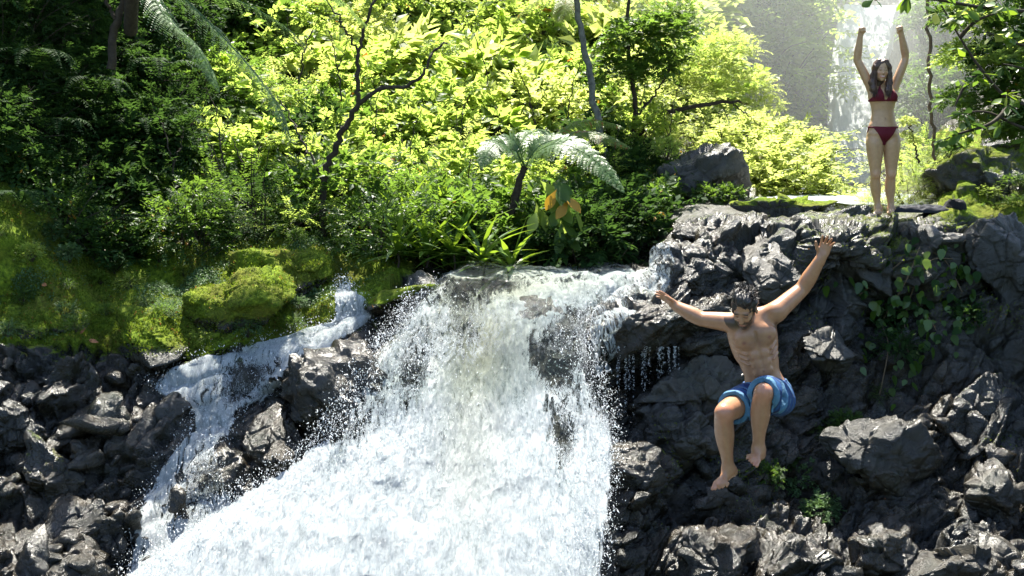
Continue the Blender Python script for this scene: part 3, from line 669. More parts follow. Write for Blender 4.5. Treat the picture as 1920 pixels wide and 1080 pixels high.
def crown_leaves(R, H, nspr, nl, L, W, seed, zc=.55, inner=.35, up=.35, flat=False, lump=.35, spl=.38):
    r = np.random.RandomState(seed)
    z = r.uniform(-.55, 1, nspr); th = r.uniform(0, 2 * math.pi, nspr); q = np.sqrt(1 - z * z)
    d = np.stack([q * np.cos(th), q * np.sin(th), z], -1)
    rad = (inner + (1 - inner) * r.rand(nspr) ** .6) * (1 + lump * 1.6 * fbm(d * 2.1 + seed, seed, 2))
    st = d * rad[:, None] * np.array([R, R, H * .5]) + np.array([0, 0, H * zc])
    ax = unit(d + np.array([0, 0, up]) + .55 * r.randn(nspr, 3)); ln = spl * R * r.uniform(.6, 1.3, nspr)
    side = unit(np.cross(ax, np.array([0, 0, 1.0]) + .25 * r.randn(nspr, 3))); nn = np.cross(side, ax)
    t = (np.arange(nl) + .5) / nl; sg = np.where(np.arange(nl) % 2, 1, -1)
    pos = st[:, None] + ax[:, None] * (ln[:, None] * t)[..., None]; pos[..., 2] -= .3 * ln[:, None] * t ** 2
    la = .75 * ax[:, None] + sg[None, :, None] * side[:, None] * (.9 if not flat else 1.4) + .28 * r.randn(nspr, nl, 3)
    la[..., 2] -= .15
    nr = nn[:, None] + .38 * r.randn(nspr, nl, 3) + np.array([0, 0, .4])
    sz = r.uniform(.65, 1.25, (nspr, nl)) * np.sqrt(np.clip(1.15 - .5 * t, .3, 1.2))
    pr = np.repeat(r.rand(nspr)[:, None], nl, 1) * .6 + r.rand(nspr, nl) * .4
    sh = lambda a: a.reshape(-1, a.shape[-1])
    V, F, rn = leaves_np(sh(pos), sh(la), sh(nr), (L * sz).ravel(), (W * sz).ravel(), rnd=pr.ravel())
    tips = st + ax * ln[:, None]
    return V, F, rn, tips

def stems_np(R, H, tips, n, seed, r0=.018, base=(0, 0, 0)):
    r = np.random.RandomState(seed); out = []
    for k in r.choice(len(tips), n, replace=False):
        b = np.array(base) + r.randn(3) * np.array([.05, .05, 0]) * R; t = tips[k]
        mid = (b + t) / 2 + np.array([0, 0, .12 * H]) + .08 * R * r.randn(3)
        out.append(tube(spline([b, mid, t], 8), np.linspace(r0, r0 * .25, 8), 5))
    return merge(out)

PROTO = {}
def proto(key, R, H, nspr, nl, L, W, seed, **kw):
    V, F, rn, tips = crown_leaves(R, H, nspr, nl, L, W, seed, **kw)
    sv, sf = stems_np(R, H, tips, 16, seed, .012 * R / .6)
    PROTO[key] = (V, F, rn, sv, sf)
for s in range(3):
    proto(('broad', s), .6, .95, 190, 10, .115, .058, 300 + s)
    proto(('small', s), .6, .9, 300, 13, .06, .028, 310 + s)
    proto(('ferny', s), .65, .8, 150, 26, .06, .017, 320 + s, flat=True, spl=.75, up=.15)
    proto(('big', s), .6, 1.0, 80, 7, .24, .11, 330 + s, spl=.35)
    proto(('far', s), .6, .9, 240, 9, .085, .045, 340 + s, lump=.5)
ME = {}
def get_me(key, mat):
    if (key, mat) not in ME:
        V, F, rn, sv, sf = PROTO[key]
        ME[(key, mat)] = (mesh_np('foliage', V, F, M[mat], {'rnd': rn}, False), mesh_np('stem', sv, sf, M['bark']))
    return ME[(key, mat)]

LAND = [((785, 530), 'the pointed lip boulder'), ((600, 300), 'the forked tree'), ((1000, 290), 'the fern crown'), ((930, 440), 'the fern trunk'), ((1050, 390), 'the yellowing plant'),
        ((500, 480), 'the moss bank'), ((430, 440), 'the half-buried rock'), ((1310, 330), 'the jagged grey outcrop'), ((1610, 200), 'the distant waterfall'), ((1130, 180), 'the pale leaning trunk'),
        ((480, 120), 'the drooping fronds'), ((810, 460), 'the strap-leaved plants'), ((1320, 200), 'the horizontal branch'), ((1550, 370), 'the upper pool'), ((820, 90), 'the curved bough'),
        ((200, 60), 'the dark trunk'), ((1850, 320), 'the mossy outcrop'), ((60, 560), 'the steep left moss'), ((660, 130), 'the tree fork')]
USED = {}
DIRS = ['right of', 'above and right of', 'above', 'above and left of', 'left of', 'below and left of', 'below', 'below and right of']
def rel(px, py, rank=0):
    d = sorted(LAND, key=lambda l: math.hypot(px - l[0][0], py - l[0][1]))[rank]
    dx, dy = px - d[0][0], d[0][1] - py; r = math.hypot(dx, dy)
    if r < 22: return 'at ' + d[1]
    a = DIRS[int(round(math.degrees(math.atan2(dy, dx)) / 45)) % 8]
    return ('just ' if r < 80 else '' if r < 170 else 'well ') + a + ' ' + d[1]
def ulabel(desc, px, py):
    for sz in ('', 'small '):
        for k in range(3):
            t = desc + ' ' + rel(px, py, k)
            if t not in USED: USED[t] = 1; return t
    e = [('leftmost' if px < 300 else 'left' if px < 700 else 'middle' if px < 1200 else 'right'), ('top' if py < 90 else 'upper' if py < 220 else 'mid-height' if py < 360 else 'lower')]
    for k in range(3):
        t = '%s, %s %s, %s' % (desc, e[1], e[0], rel(px, py, k))
        if t not in USED: USED[t] = 1; return t
    USED[t] += 1
    return t
def shrub(px, py, key, mat, sc, desc, group, d=None, lift=0., name='shrub', cat='shrub', sq=1.0, sink=.12, stem=True):
    if d is None: b = S(px, py) - np.array([0, 0, sink])
    else: b = P(px, py, d)
    b = b + np.array([0, 0, lift])
    fo, st = get_me(key, mat)
    o = empty(name, b, random.uniform(0, 6.28)); o.scale = (sc, sc, sc * sq)
    tag(o, ulabel(desc, px, py), cat, group)
    link('foliage', fo, o)
    if stem: link('stem', st, o)
    return o
def jit(x0, x1, y0, y1, sx, sy):
    out = []; row = 0; y = y0
    while y <= y1:
        x = x0 + (sx / 2 if row % 2 else 0)
        while x <= x1:
            out.append((x + random.uniform(-.4, .4) * sx, y + random.uniform(-.4, .4) * sy)); x += sx
        y += sy; row += 1
    return out
# -- sunlit hillside thicket
for x, y in jit(430, 1310, -40, 470, 62, 46):
    if y > np.interp(x, [430, 560, 640, 740, 900, 1230, 1300], [430, 425, 430, 480, 500, 470, 330]) + 14: continue
    if x > 1230 and y > 240: continue
    d = float(D0(x, y)); v = RS.randint(3); u = RS.rand()
    if x > 1190 and y > 270: continue
    if 895 < x < 1010 and 320 < y < 440: continue
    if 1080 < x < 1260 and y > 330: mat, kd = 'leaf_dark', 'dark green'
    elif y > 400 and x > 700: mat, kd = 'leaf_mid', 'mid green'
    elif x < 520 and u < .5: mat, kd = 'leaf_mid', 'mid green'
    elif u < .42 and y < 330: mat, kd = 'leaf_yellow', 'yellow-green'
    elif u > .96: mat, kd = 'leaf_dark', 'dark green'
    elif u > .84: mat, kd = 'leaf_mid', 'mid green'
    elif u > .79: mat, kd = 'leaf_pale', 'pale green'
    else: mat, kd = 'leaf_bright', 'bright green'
    ty = ['broad', 'broad', 'small', 'ferny', 'broad', 'big'][RS.randint(6)] if d < 17 else ['broad', 'far', 'big', 'broad'][RS.randint(4)]
    if y > 400: ty = ['broad', 'small', 'ferny'][RS.randint(3)]
    tn = {'broad': 'broadleaf shrub', 'small': 'small-leaved shrub', 'ferny': 'feathery shrub', 'big': 'large-leaved shrub', 'far': 'dense shrub'}[ty]
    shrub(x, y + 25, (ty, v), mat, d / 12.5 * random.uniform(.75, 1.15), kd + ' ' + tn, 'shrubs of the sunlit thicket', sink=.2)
# -- dark left slope, its shade put into the darker leaves
for x, y in jit(-60, 430, -40, 470, 66, 50):
    if y > np.interp(x, [-60, 0, 60, 130, 200, 330, 450], [330, 340, 390, 450, 500, 500, 440]): continue
    d = float(D0(x, y)); u = RS.rand(); v = RS.randint(3)
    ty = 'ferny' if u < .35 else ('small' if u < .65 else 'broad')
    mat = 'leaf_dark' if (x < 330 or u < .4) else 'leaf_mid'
    tn = {'broad': 'broadleaf shrub', 'small': 'small-leaved shrub', 'ferny': 'fern clump'}[ty]
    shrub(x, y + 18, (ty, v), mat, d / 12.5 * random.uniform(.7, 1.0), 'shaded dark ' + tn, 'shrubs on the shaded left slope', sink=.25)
# -- bright bushes in front of the mist
for x, y, s in ((1420, 330, 1.35), (1480, 345, 1.3), (1530, 352, 1.0), (1385, 290, 1.5), (1440, 285, 1.5), (1350, 300, 1.4), (1330, 250, 1.5), (1495, 300, 1.3), (1400, 350, 1.0), (1370, 330, 1.1), (1290, 240, 1.3), (1240, 262, 1.1)):
    shrub(x, y + 14, (random.choice(['far', 'small']), RS.randint(3)), 'leaf_yellow', s, 'glowing yellow-green bush', 'sunlit bushes before the misty gorge', d=16.5 - (y - 300) * .03, sq=.8, lift=-.35)
# -- misty far slopes
for x, y in jit(1290, 1560, -40, 300, 52, 48):
    if x > 1450: continue
    shrub(x, y, ('far', RS.randint(3)), random.choice(['leaf_mid', 'leaf_bright']), 2.6 * random.uniform(.8, 1.2), 'hazy tree', 'misty trees left of the distant waterfall', d=27.5 + RS.rand() * 2, name='far_tree', cat='tree', lift=-1.2)
for x, y in jit(1770, 1960, -30, 330, 58, 62):
    if y < 150 and x < 1810: continue
    shrub(x, y, ('far', RS.randint(3)), 'leaf_mid', 2.0 * random.uniform(.8, 1.2), 'hazy green shrub', 'shrubs on the cliff right of the distant waterfall', d=25 + RS.rand() * 2, lift=-.8)
for x in (1400, 1444, 1490, 1535, 1720, 1760):
    shrub(x, -8, ('far', RS.randint(3)), 'leaf_yellow', 2.2, 'sunlit tree on the rim', 'trees on the rim above the distant waterfall', d=33, name='far_tree', cat='tree', lift=-.3)
for x, y, s in ((1735, 40, 1.3), (1765, 110, 1.3), (1720, 215, 1.2), (1775, 20, 1.5), (1700, 290, 1.2)):
    shrub(x, y + 12, ('far', RS.randint(3)), 'leaf_mid', s, 'misty cliff shrub', 'shrubs on the cliff right of the distant waterfall', d=28.0, lift=-.5)
for x, y in jit(20, 700, 470, 650, 74, 42):
    if bil(bankm0, x, y)[0, 0] < .6 or (590 < x < 720 and y > 520): continue
    shrub(x, y, (random.choice(['small', 'ferny', 'broad']), RS.randint(3)), random.choice(['leaf_mid', 'leaf_pale', 'leaf_bright']), random.uniform(.10, .2), 'tiny leafy plant', 'tiny plants on the moss bank', name='plant', cat='plant', sink=0)
# -- ferns and bushes behind the woman's feet, outcrop growth
for x, y, d, s, m_ in ((1700, 392, 11.3, .42, 'leaf_yellow'), (1660, 398, 11.4, .38, 'leaf_yellow'), (1730, 372, 11.6, .5, 'leaf_bright'), (1690, 350, 12.2, .6, 'leaf_yellow'), (1635, 402, 11.1, .25, 'leaf_yellow'), (1745, 330, 12.4, .6, 'leaf_bright'), (1620, 396, 11.5, .2, 'leaf_bright')):
    shrub(x, y, ('ferny', RS.randint(3)), m_, s, 'low sunny fern clump', 'ferns behind the standing woman', d=d, name='fern', cat='fern', sink=0)
for x, y, d, s, t, m_ in ((1200, 300, 13.6, .7, 'broad', 'leaf_bright'), (1250, 390, 12.0, .35, 'broad', 'leaf_mid'), (1330, 395, 11.9, .3, 'broad', 'leaf_mid'), (1250, 300, 12.6, .3, 'small', 'leaf_bright'), (1180, 350, 13.2, .6, 'ferny', 'leaf_mid'),
                       (1210, 420, 11.7, .38, 'big', 'leaf_mid'), (1300, 395, 12.3, .4, 'small', 'leaf_dark'), (1240, 290, 14, .5, 'small', 'leaf_yellow'), (1370, 395, 11.9, .3, 'broad', 'leaf_mid'), (1180, 445, 11.5, .3, 'broad', 'leaf_mid')):
    shrub(x, y, (t, RS.randint(3)), m_, s, 'leafy plant growing on the outcrop', 'plants on the jagged outcrop', d=d, name='plant', cat='plant')
for x, y, d, s, m_ in ((1800, 335, 11.1, .35, 'leaf_mid'), (1850, 355, 10.8, .25, 'leaf_bright'), (1900, 340, 10.8, .3, 'leaf_mid'), (1780, 285, 11.8, .4, 'leaf_mid'), (1830, 385, 10.7, .25, 'leaf_mid'), (1910, 380, 10.5, .3, 'leaf_mid')):
    shrub(x, y, ('small', RS.randint(3)), m_, s, 'low leafy growth on the right-hand outcrop', 'low growth on the mossy outcrop', d=d, name='plant', cat='plant', sq=.6, lift=-.1)

# -- single leaf meshes
def leaf_mesh(name, L, W, mat, droop=.25, n=6, shape='ovate', fold=.18):
    t = np.linspace(0, 1, n + 1)
    wd = {'ovate': np.sin(np.pi * t ** .75), 'heart': np.where(t < .25, .75 + .25 * t / .25, np.cos((t - .25) / .75 * np.pi / 2) ** .8), 'obovate': np.sin(np.pi * t ** 1.5), 'strap': np.minimum(1, (1 - t) * 3) * np.minimum(1, .5 + t * 4)}[shape]
    if shape == 'heart': wd[0] = .35
    wd[-1] = 0.02
    V = []
    for k in range(n + 1):
        y = L * t[k]; z = -droop * L * t[k] ** 2; w_ = W / 2 * wd[k]
        V += [(-w_, y, z), (0, y, z - fold * w_ * 1.0), (w_, y, z)]
    F = []
    for k in range(n):
        a = 3 * k; F += [(a, a + 1, a + 4, a + 3), (a + 1, a + 2, a + 5, a + 4)]
    V = np.array(V); return mesh_np(name, V, F, M[mat], {'rnd': np.full(len(V), .5)})
def place_leaf(me, parent, pos, ax, nr, sc, name='leaf'):
    from mathutils import Matrix
    ax = unit(ax); s = unit(np.cross(ax, nr)); nn = np.cross(s, ax)
    o = bpy.data.objects.new(name, me); COL.objects.link(o); o.parent = parent
    R_ = np.stack([s, ax, nn], 1) * sc; m4 = np.eye(4); m4[:3, :3] = R_; m4[:3, 3] = np.asarray(pos) - np.array(parent.location)
    o.matrix_local = Matrix(m4.tolist()); return o
# strap-leaved plants
SL = [leaf_mesh('leaf', .42, .045, 'leaf_strap', dr, 6, 'strap') for dr in (.15, .4, .7)]
for i, (x, y) in enumerate(((760, 450), (800, 480), (850, 500), (830, 430), (880, 470), (745, 490), (790, 420), (700, 400), (905, 505), (850, 455), (960, 500))):
    b = P(x, y + 22, float(D0(x, y)) - .75); o = empty('strap_plant', b); hgt = random.uniform(.1, .35)
    tag(o, ulabel('rosette of long narrow leaves', x, y), 'plant', 'strap-leaved plants on the stream bank')
    v, f = tube([(0, 0, 0), (.02, 0, hgt / 2), (0, 0, hgt)], .012, 6); link('stem', mesh_np('stem', v, f, M['bark']), o)
    for k in range(22):
        a = k * 2.4 + random.random() * .5; el = 1.3 - 1.25 * (k / 22) + random.uniform(-.15, .15)
        ax = np.array([math.cos(a) * math.cos(el), math.sin(a) * math.cos(el), math.sin(el)])
        place_leaf(random.choice(SL), o, b + np.array([0, 0, hgt - .003 * k]), ax, np.array([0, 0, 1]) - ax * .3 + .1 * RS.randn(3), random.uniform(1.0, 1.5))

# fern fronds
def frond(curve, width, parent, mat='leaf_fern', npin=34, nleaf=11, droop=.35, latv=None, name='frond', r0=.008, fine=True):
    c = spline(curve, 60); T = unit(np.gradient(c, axis=0)); t = np.linspace(.1, .985, npin); VV = []; FF = []; RR = []; off = 0
    v, f = tube(c[::3], np.linspace(r0, r0 * .2, len(c[::3])), 5); VV.append(v); FF.append(f); RR.append(np.full(len(v), .5)); off = len(v)
    for tt in t:
        i = int(tt * 59); p = c[i]; tg = T[i]; lat = unit(np.cross(tg, latv if latv is not None else [0, 0, 1.0])); up = unit(np.cross(lat, tg))
        if up[2] < 0 and latv is None: up = -up
        pl = width * .5 * min(1, 3.5 * tt) ** .6 * (1 - tt ** 2.2) ** .8 + .01
        for sg in (-1, 1):
            ax = unit(lat * sg + tg * .45 + .08 * RS.randn(3)); n_ = nleaf
            s_ = (np.arange(n_) + .5) / n_; q = p + ax * (pl * s_)[:, None]; q = q + np.array([0, 0, -1]) * (droop * pl * s_ ** 2)[:, None]
            if fine:
                sl = unit(np.cross(ax, up)); sp = pl / n_ * 1.25; ll = np.minimum(.16 * width, .2 * width) * (1 - s_ ** 1.6 * .85)
                for sd in (-1, 1):
                    lv, lf, lr = leaves_np(q, np.broadcast_to(sl * sd + ax * .5, q.shape), np.broadcast_to(up, q.shape) + .15 * RS.randn(n_, 3), ll * .75, sp, .1, .05, rnd=np.full(n_, .3 + .7 * RS.rand()))
                    VV.append(lv); FF.append(lf + off); RR.append(lr); off += len(lv)
            else:
                lv, lf, lr = leaves_np(p[None], ax[None], up[None], pl, width * .09, droop, .1); VV.append(lv); FF.append(lf + off); RR.append(lr); off += len(lv)
    V = np.concatenate(VV) - (np.array(parent.location))
    return link(name, mesh_np(name, V, np.concatenate(FF), M[mat], {'rnd': np.concatenate(RR)}, False), parent)
def PC(l): return np.array([P(*q) for q in l])
b = P(925, 470, 11.0); tf = empty('tree_fern', b)
tag(tf, 'tree fern with a dark leaning trunk and pale arching fronds above the stream', 'tree fern')
v, f = tube(spline(PC([(925, 470, 11.05), (942, 435, 11.0), (962, 390, 10.95), (972, 345, 10.9), (984, 312, 10.9)]), 20) - b, np.linspace(.05, .035, 20), 10, wob=.12)
link('trunk', mesh_np('trunk', v, f, M['bark']), tf)
for cv, wd in (([(984, 312, 10.9), (965, 282, 10.75), (935, 268, 10.6), (915, 285, 10.45), (903, 312, 10.35)], .42),
               ([(984, 312, 10.9), (972, 275, 10.8), (955, 262, 10.75), (925, 272, 10.7), (908, 292, 10.7)], .36),
               ([(986, 312, 10.9), (1012, 282, 10.7), (1055, 270, 10.5), (1115, 300, 10.3), (1168, 358, 10.1)], .52),
               ([(986, 310, 10.9), (1005, 278, 10.9), (1040, 262, 10.9), (1085, 268, 10.8), (1110, 290, 10.7)], .40),
               ([(984, 310, 10.9), (975, 280, 11.1), (985, 255, 11.4), (1010, 245, 11.7), (1040, 250, 11.9)], .4)):
    frond(PC(cv), wd, tf, droop=.25, latv=np.array([0, -.75, 1.0]))
b = P(1210, 330, 13.4); tf2 = empty('tree_fern', b); tag(tf2, 'bright green fern fronds arching behind the pale tree fern', 'fern')
for cv, wd in (([(1035, 262, 12.2), (1080, 250, 12), (1130, 255, 11.8), (1180, 278, 11.6)], .34), ([(1035, 262, 12.2), (1075, 235, 12.3), (1120, 228, 12.3), (1170, 240, 12.2)], .3)):
    frond(PC(cv), wd, tf2, 'leaf_bright', droop=.4, latv=np.array([0, -.7, 1.0]))
b = P(250, -160, 9.6); tf3 = empty('tree_fern', b); tag(tf3, 'overhanging tree fern whose long fronds droop into the upper left', 'tree fern')
for cv, wd in (([(280, -60, 9.6), (370, 20, 9.5), (455, 110, 9.4), (515, 190, 9.35), (545, 265, 9.3)], .42), ([(280, -60, 9.6), (400, -20, 9.7), (520, 40, 9.8), (600, 110, 9.8)], .4),
               ([(260, -60, 9.6), (310, 30, 9.3), (370, 90, 9.2), (410, 170, 9.1)], .36), ([(280, -80, 9.6), (480, -60, 10), (620, -10, 10.2), (700, 60, 10.3)], .45)):
    frond(PC(cv), wd, tf3, 'leaf_fern', droop=.7)
v, f = tube(PC([(245, 60, 10.6), (250, -160, 9.6), (255, -320, 9.6)]) - b, .07, 8); link('trunk', mesh_np('trunk', v, f, M['bark']), tf3)
b = P(1000, -60, 15); tf4 = empty('tree_fern', b); tag(tf4, 'glowing tree fern fronds at the top centre, nearly white with sun', 'tree fern')
for cv, wd in (([(1075, -40, 15), (1040, -10, 14.8), (1000, 5, 14.6), (960, 40, 14.5)], .6), ([(1075, -40, 15), (1110, -15, 14.8), (1150, 5, 14.6), (1200, 45, 14.5)], .6), ([(1075, -40, 15), (1170, -20, 14.8), (1240, 20, 14.6)], .5), ([(1070, -40, 15), (1060, 0, 14.5), (1050, 40, 14.3)], .5)):
    frond(PC(cv), wd, tf4, 'leaf_yellow', droop=.6)
# small ferns
for x, y, d, s in ((180, 180, 10.9, .5), (110, 250, 10.4, .4), (300, 150, 12, .6), (60, 130, 10.5, .5), (260, 250, 11.4, .45), (1000, 470, 11.0, .4), (1230, 400, 11.6, .3), (1210, 455, 11.2, .28), (350, 270, 12.2, .5), (40, 380, 9.2, .3), (230, 350, 10.8, .4)):
    b = P(x, y, d) ; o = empty('fern', b); tag(o, ulabel('fern with arching fronds', x, y), 'fern', 'single ferns')
    for k in range(9):
        a = k * .7 + RS.rand(); dr = np.array([math.cos(a), math.sin(a) * .7 - .3, 0]); 
        cv = [b, b + dr * s * .4 + np.array([0, 0, s * .35]), b + dr * s * .8 + np.array([0, 0, s * .3]), b + dr * s * 1.1 + np.array([0, 0, -s * .05])]
        frond(cv, s * .4, o, 'leaf_mid' if x > 900 else 'leaf_dark', 22, 7, .3, fine=False, r0=.004)

# -- trees with visible trunks
def tree(name, label, limbs, crowns, cat='tree', bark='bark', group=None, dd=0.):
    limbs = [([(q[0], q[1], q[2] - dd) for q in cv], a_, b_) for cv, a_, b_ in limbs]
    b = PC([limbs[0][0][0]])[0]; o = empty(name, b); tag(o, label, cat, group)
    for k, (cv, r0, r1) in enumerate(limbs):
        c = spline(PC(cv), 26); c[1:-1] += .012 * RS.randn(24, 3); v, f = tube(c - b, np.linspace(r0, r1, 26), 8, wob=.06)
        link('trunk' if k == 0 else 'branch', mesh_np('trunk', v, f, M[bark]), o)
    for (x, y, d, key, mat, sc) in crowns:
        fo, _ = get_me((key, RS.randint(3)), mat); c = bpy.data.objects.new('crown', fo); COL.objects.link(c); c.parent = o
        c.location = P(x, y, d) - b - np.array([0, 0, .5 * sc]); c.scale = (sc, sc, sc * .75); c.rotation_euler = (0, 0, random.random() * 6)
    return o
tree('forked_tree', 'slender dark forked tree leaning over the moss bank', [
    ([(604, 445, 11.4), (606, 340, 11.3), (635, 265, 11.2), (672, 195, 11.1)], .045, .028),
    ([(672, 195, 11.1), (670, 130, 11.0), (680, 60, 10.9), (718, -30, 10.8)], .026, .012),
    ([(672, 195, 11.1), (715, 165, 11), (765, 160, 11), (800, 130, 10.9), (812, 95, 10.9), (838, 82, 10.8)], .026, .009),
    ([(672, 100, 11.0), (640, 40, 11), (600, -20, 11)], .014, .007), ([(606, 340, 11.3), (560, 250, 11.5), (520, 180, 11.6)], .015, .006)],
    [(690, 30, 10.9, 'broad', 'leaf_yellow', .42), (830, 85, 10.9, 'broad', 'leaf_bright', .3), (600, 20, 11, 'broad', 'leaf_bright', .45), (530, 180, 11.6, 'broad', 'leaf_bright', .4), (740, -20, 10.8, 'broad', 'leaf_bright', .5)], dd=.45)
tree('leaning_stick', 'fallen bare branch slanting up to the right across the forked tree foot', [([(510, 432, 11.0), (600, 400, 11.1), (680, 375, 11.2), (738, 348, 11.3)], .016, .008)], [], 'branch')
tree('pale_tree', 'tall pale mottled trunk rising behind the tree fern', [([(1140, 330, 12.8), (1122, 240, 12.8), (1104, 130, 12.8), (1085, 40, 12.8), (1080, -60, 12.8)], .05, .035)], [(1090, -60, 12.8, 'big', 'leaf_yellow', .8)], bark='bark_pale')
tree('dark_leaved_tree', 'small tree with dark rounded leaves left of the misty gorge', [
    ([(1180, 272, 13.5), (1192, 225, 13.5), (1185, 150, 13.4), (1175, 60, 13.3), (1180, -30, 13.3)], .04, .02), ([(1190, 220, 13.5), (1225, 180, 13.4), (1260, 120, 13.3)], .02, .01)],
    [(1185, 60, 13.3, 'broad', 'leaf_mid', .75), (1240, 50, 13.3, 'broad', 'leaf_mid', .7), (1160, 130, 13.3, 'broad', 'leaf_mid', .65), (1225, 120, 13.4, 'broad', 'leaf_mid', .6), (1265, 20, 13.4, 'small', 'leaf_mid', .6)])
tree('spreading_tree', 'tree with a long bare horizontal branch and yellow-green leaves before the mist', [
    ([(1190, 330, 13.9), (1195, 260, 13.9), (1250, 212, 13.8), (1320, 196, 13.7), (1370, 190, 13.6), (1405, 194, 13.6)], .045, .015), ([(1370, 190, 13.6), (1400, 215, 13.5), (1430, 240, 13.4)], .01, .005)],
    [(1340, 120, 13.7, 'small', 'leaf_yellow', .7), (1400, 150, 13.6, 'small', 'leaf_yellow', .6), (1300, 90, 13.9, 'small', 'leaf_bright', .8), (1430, 190, 13.5, 'small', 'leaf_yellow', .4), (1370, 80, 14, 'small', 'leaf_yellow', .6), (1290, 160, 14, 'small', 'leaf_yellow', .6)])
tree('dark_tree', 'dark trunk in deep shade at the upper left', [([(208, 130, 10.5), (215, 60, 10.5), (232, -10, 10.5), (250, -120, 10.5)], .045, .03), ([(220, 40, 10.5), (190, -10, 10.5), (170, -60, 10.5)], .02, .01)], [(230, -90, 10.5, 'broad', 'leaf_dark', .9)])
tree('thin_sapling', 'thin bare sapling stem left of the forked tree', [([(508, 395, 12), (520, 330, 12), (522, 270, 12)], .016, .008)], [(522, 262, 12, 'broad', 'leaf_bright', .3)], 'sapling')
tree('thin_sapling', 'thin curved sapling stem between moss bank and thicket', [([(470, 400, 12), (487, 350, 12), (492, 310, 12)], .012, .006)], [(492, 300, 12, 'broad', 'leaf_bright', .25)], 'sapling')
tree('seedling', 'slim seedling with yellow leaf tiers right of the standing woman', [([(1722, 305, 11.4), (1714, 265, 11.4), (1706, 232, 11.4)], .012, .007)], [(1704, 226, 11.4, 'broad', 'leaf_yellow', .16), (1716, 262, 11.4, 'broad', 'leaf_yellow', .14), (1700, 250, 11.4, 'broad', 'leaf_yellow', .12)], 'sapling')
tree('liana', 'woody liana hanging straight down right of the distant waterfall', [([(1754, 300, 10.9), (1748, 240, 10.9), (1744, 150, 10.9), (1742, 60, 10.9), (1741, -60, 10.9)], .018, .018)], [], 'vine', 'vine')
tree('bare_twig', 'thin dead twig lying across the stream bank behind the lip', [([(985, 482, 10.9), (1060, 480, 10.9), (1140, 474, 10.9)], .007, .004)], [], 'twig')
for i, (x, y0, y1) in enumerate(((1136, 370, 515), (1128, 365, 470), (1143, 380, 480), (1120, 390, 455))):
    tree('hanging_root', ['pale hanging root reaching the stream behind the lip, longest of four', 'thin hanging root left of the longest pale root', 'thin hanging root right of the longest pale root', 'short hanging root, leftmost of four over the stream'][i],
         [([(x, y0, 11.6), (x + 4, (y0 + y1) / 2, 11.5), (x + 10, y1, 11.4)], .009, .006)], [], 'root', 'vine', 'roots hanging over the stream')
for (x, y, d) in ((470, 330, 11.3), (545, 350, 11.6), (760, 300, 13), (860, 260, 14), (905, 330, 12.6), (1010, 200, 14), (700, 250, 12.8), (1060, 180, 14), (420, 260, 11.6), (330, 300, 11), (640, 120, 12.5), (920, 120, 15), (1250, 250, 13.4), (560, 90, 12)):
    h_x = random.uniform(-40, 40); tree('vine', ulabel('thin bare curved vine', x, y), [([(x, y + 70, d), (x + h_x * .3, y + 10, d - .05), (x + h_x, y - 60, d), (x + h_x * 1.9, y - 95, d - .1)], .011, .004), ([(x + h_x * .3, y + 10, d - .05), (x - h_x * .4, y - 30, d), (x - h_x * .6, y - 62, d)], .007, .003)], [], 'vine', 'bark', 'thin bare vines in the thicket')
# yellowing large-leaved plant under the tree fern
b = P(1035, 440, 10.4); o = empty('large_leaved_plant', b); tag(o, 'large-leaved plant with green and orange-yellow drooping leaves under the tree fern', 'plant')
v, f = tube(spline(PC([(1035, 440, 10.4), (1040, 390, 10.4), (1030, 340, 10.4)]), 12) - b, np.linspace(.02, .01, 12), 7); link('stem', mesh_np('stem', v, f, M['bark']), o)
LB = leaf_mesh('leaf', .30, .13, 'leaf_mid', .35, 8, 'obovate'); M['leaf_orange'] = leaf_mat('orange_leaf', (.3, .16, .01), (.45, .25, .015), (.5, .28, .02), .4); LO = leaf_mesh('leaf', .30, .14, 'leaf_orange', .4, 8, 'obovate')
LBr = leaf_mesh('leaf', .28, .12, 'leaf_bright', .35, 8, 'obovate')
for k in range(26):
    x = 1000 + 75 * RS.rand(); y = 335 + 110 * RS.rand(); p = P(x, y, 10.35 - .1 * RS.rand()); a = RS.rand() * 6.28
    me = LO if (k in (3, 9, 14)) else (LBr if k % 2 else LB)
    if k in (3, 9, 14): p = P(1038 + 2 * k, 348 + 2 * k, 10.2)
    ax = np.array([math.cos(a) * .8 + .3, -.5, -.75 + .5 * math.sin(a)]); l = place_leaf(me, o, p, ax, np.array([0, -.8, .7]) + .3 * RS.randn(3), random.uniform(.75, 1.1))
    if k == 3: l['label'] = 'orange-yellow withering leaf'
# single big hanging leaf below the outcrop
b = P(1270, 340, 12.3); o = empty('hanging_leaf', b); tag(o, 'single large heart-shaped leaf hanging in front of the outcrop', 'leaf')
place_leaf(leaf_mesh('leaf', .34, .27, 'leaf_mid', .15, 8, 'heart'), o, b, (0, -.1, -1), (0, -1, .15), 1.0)
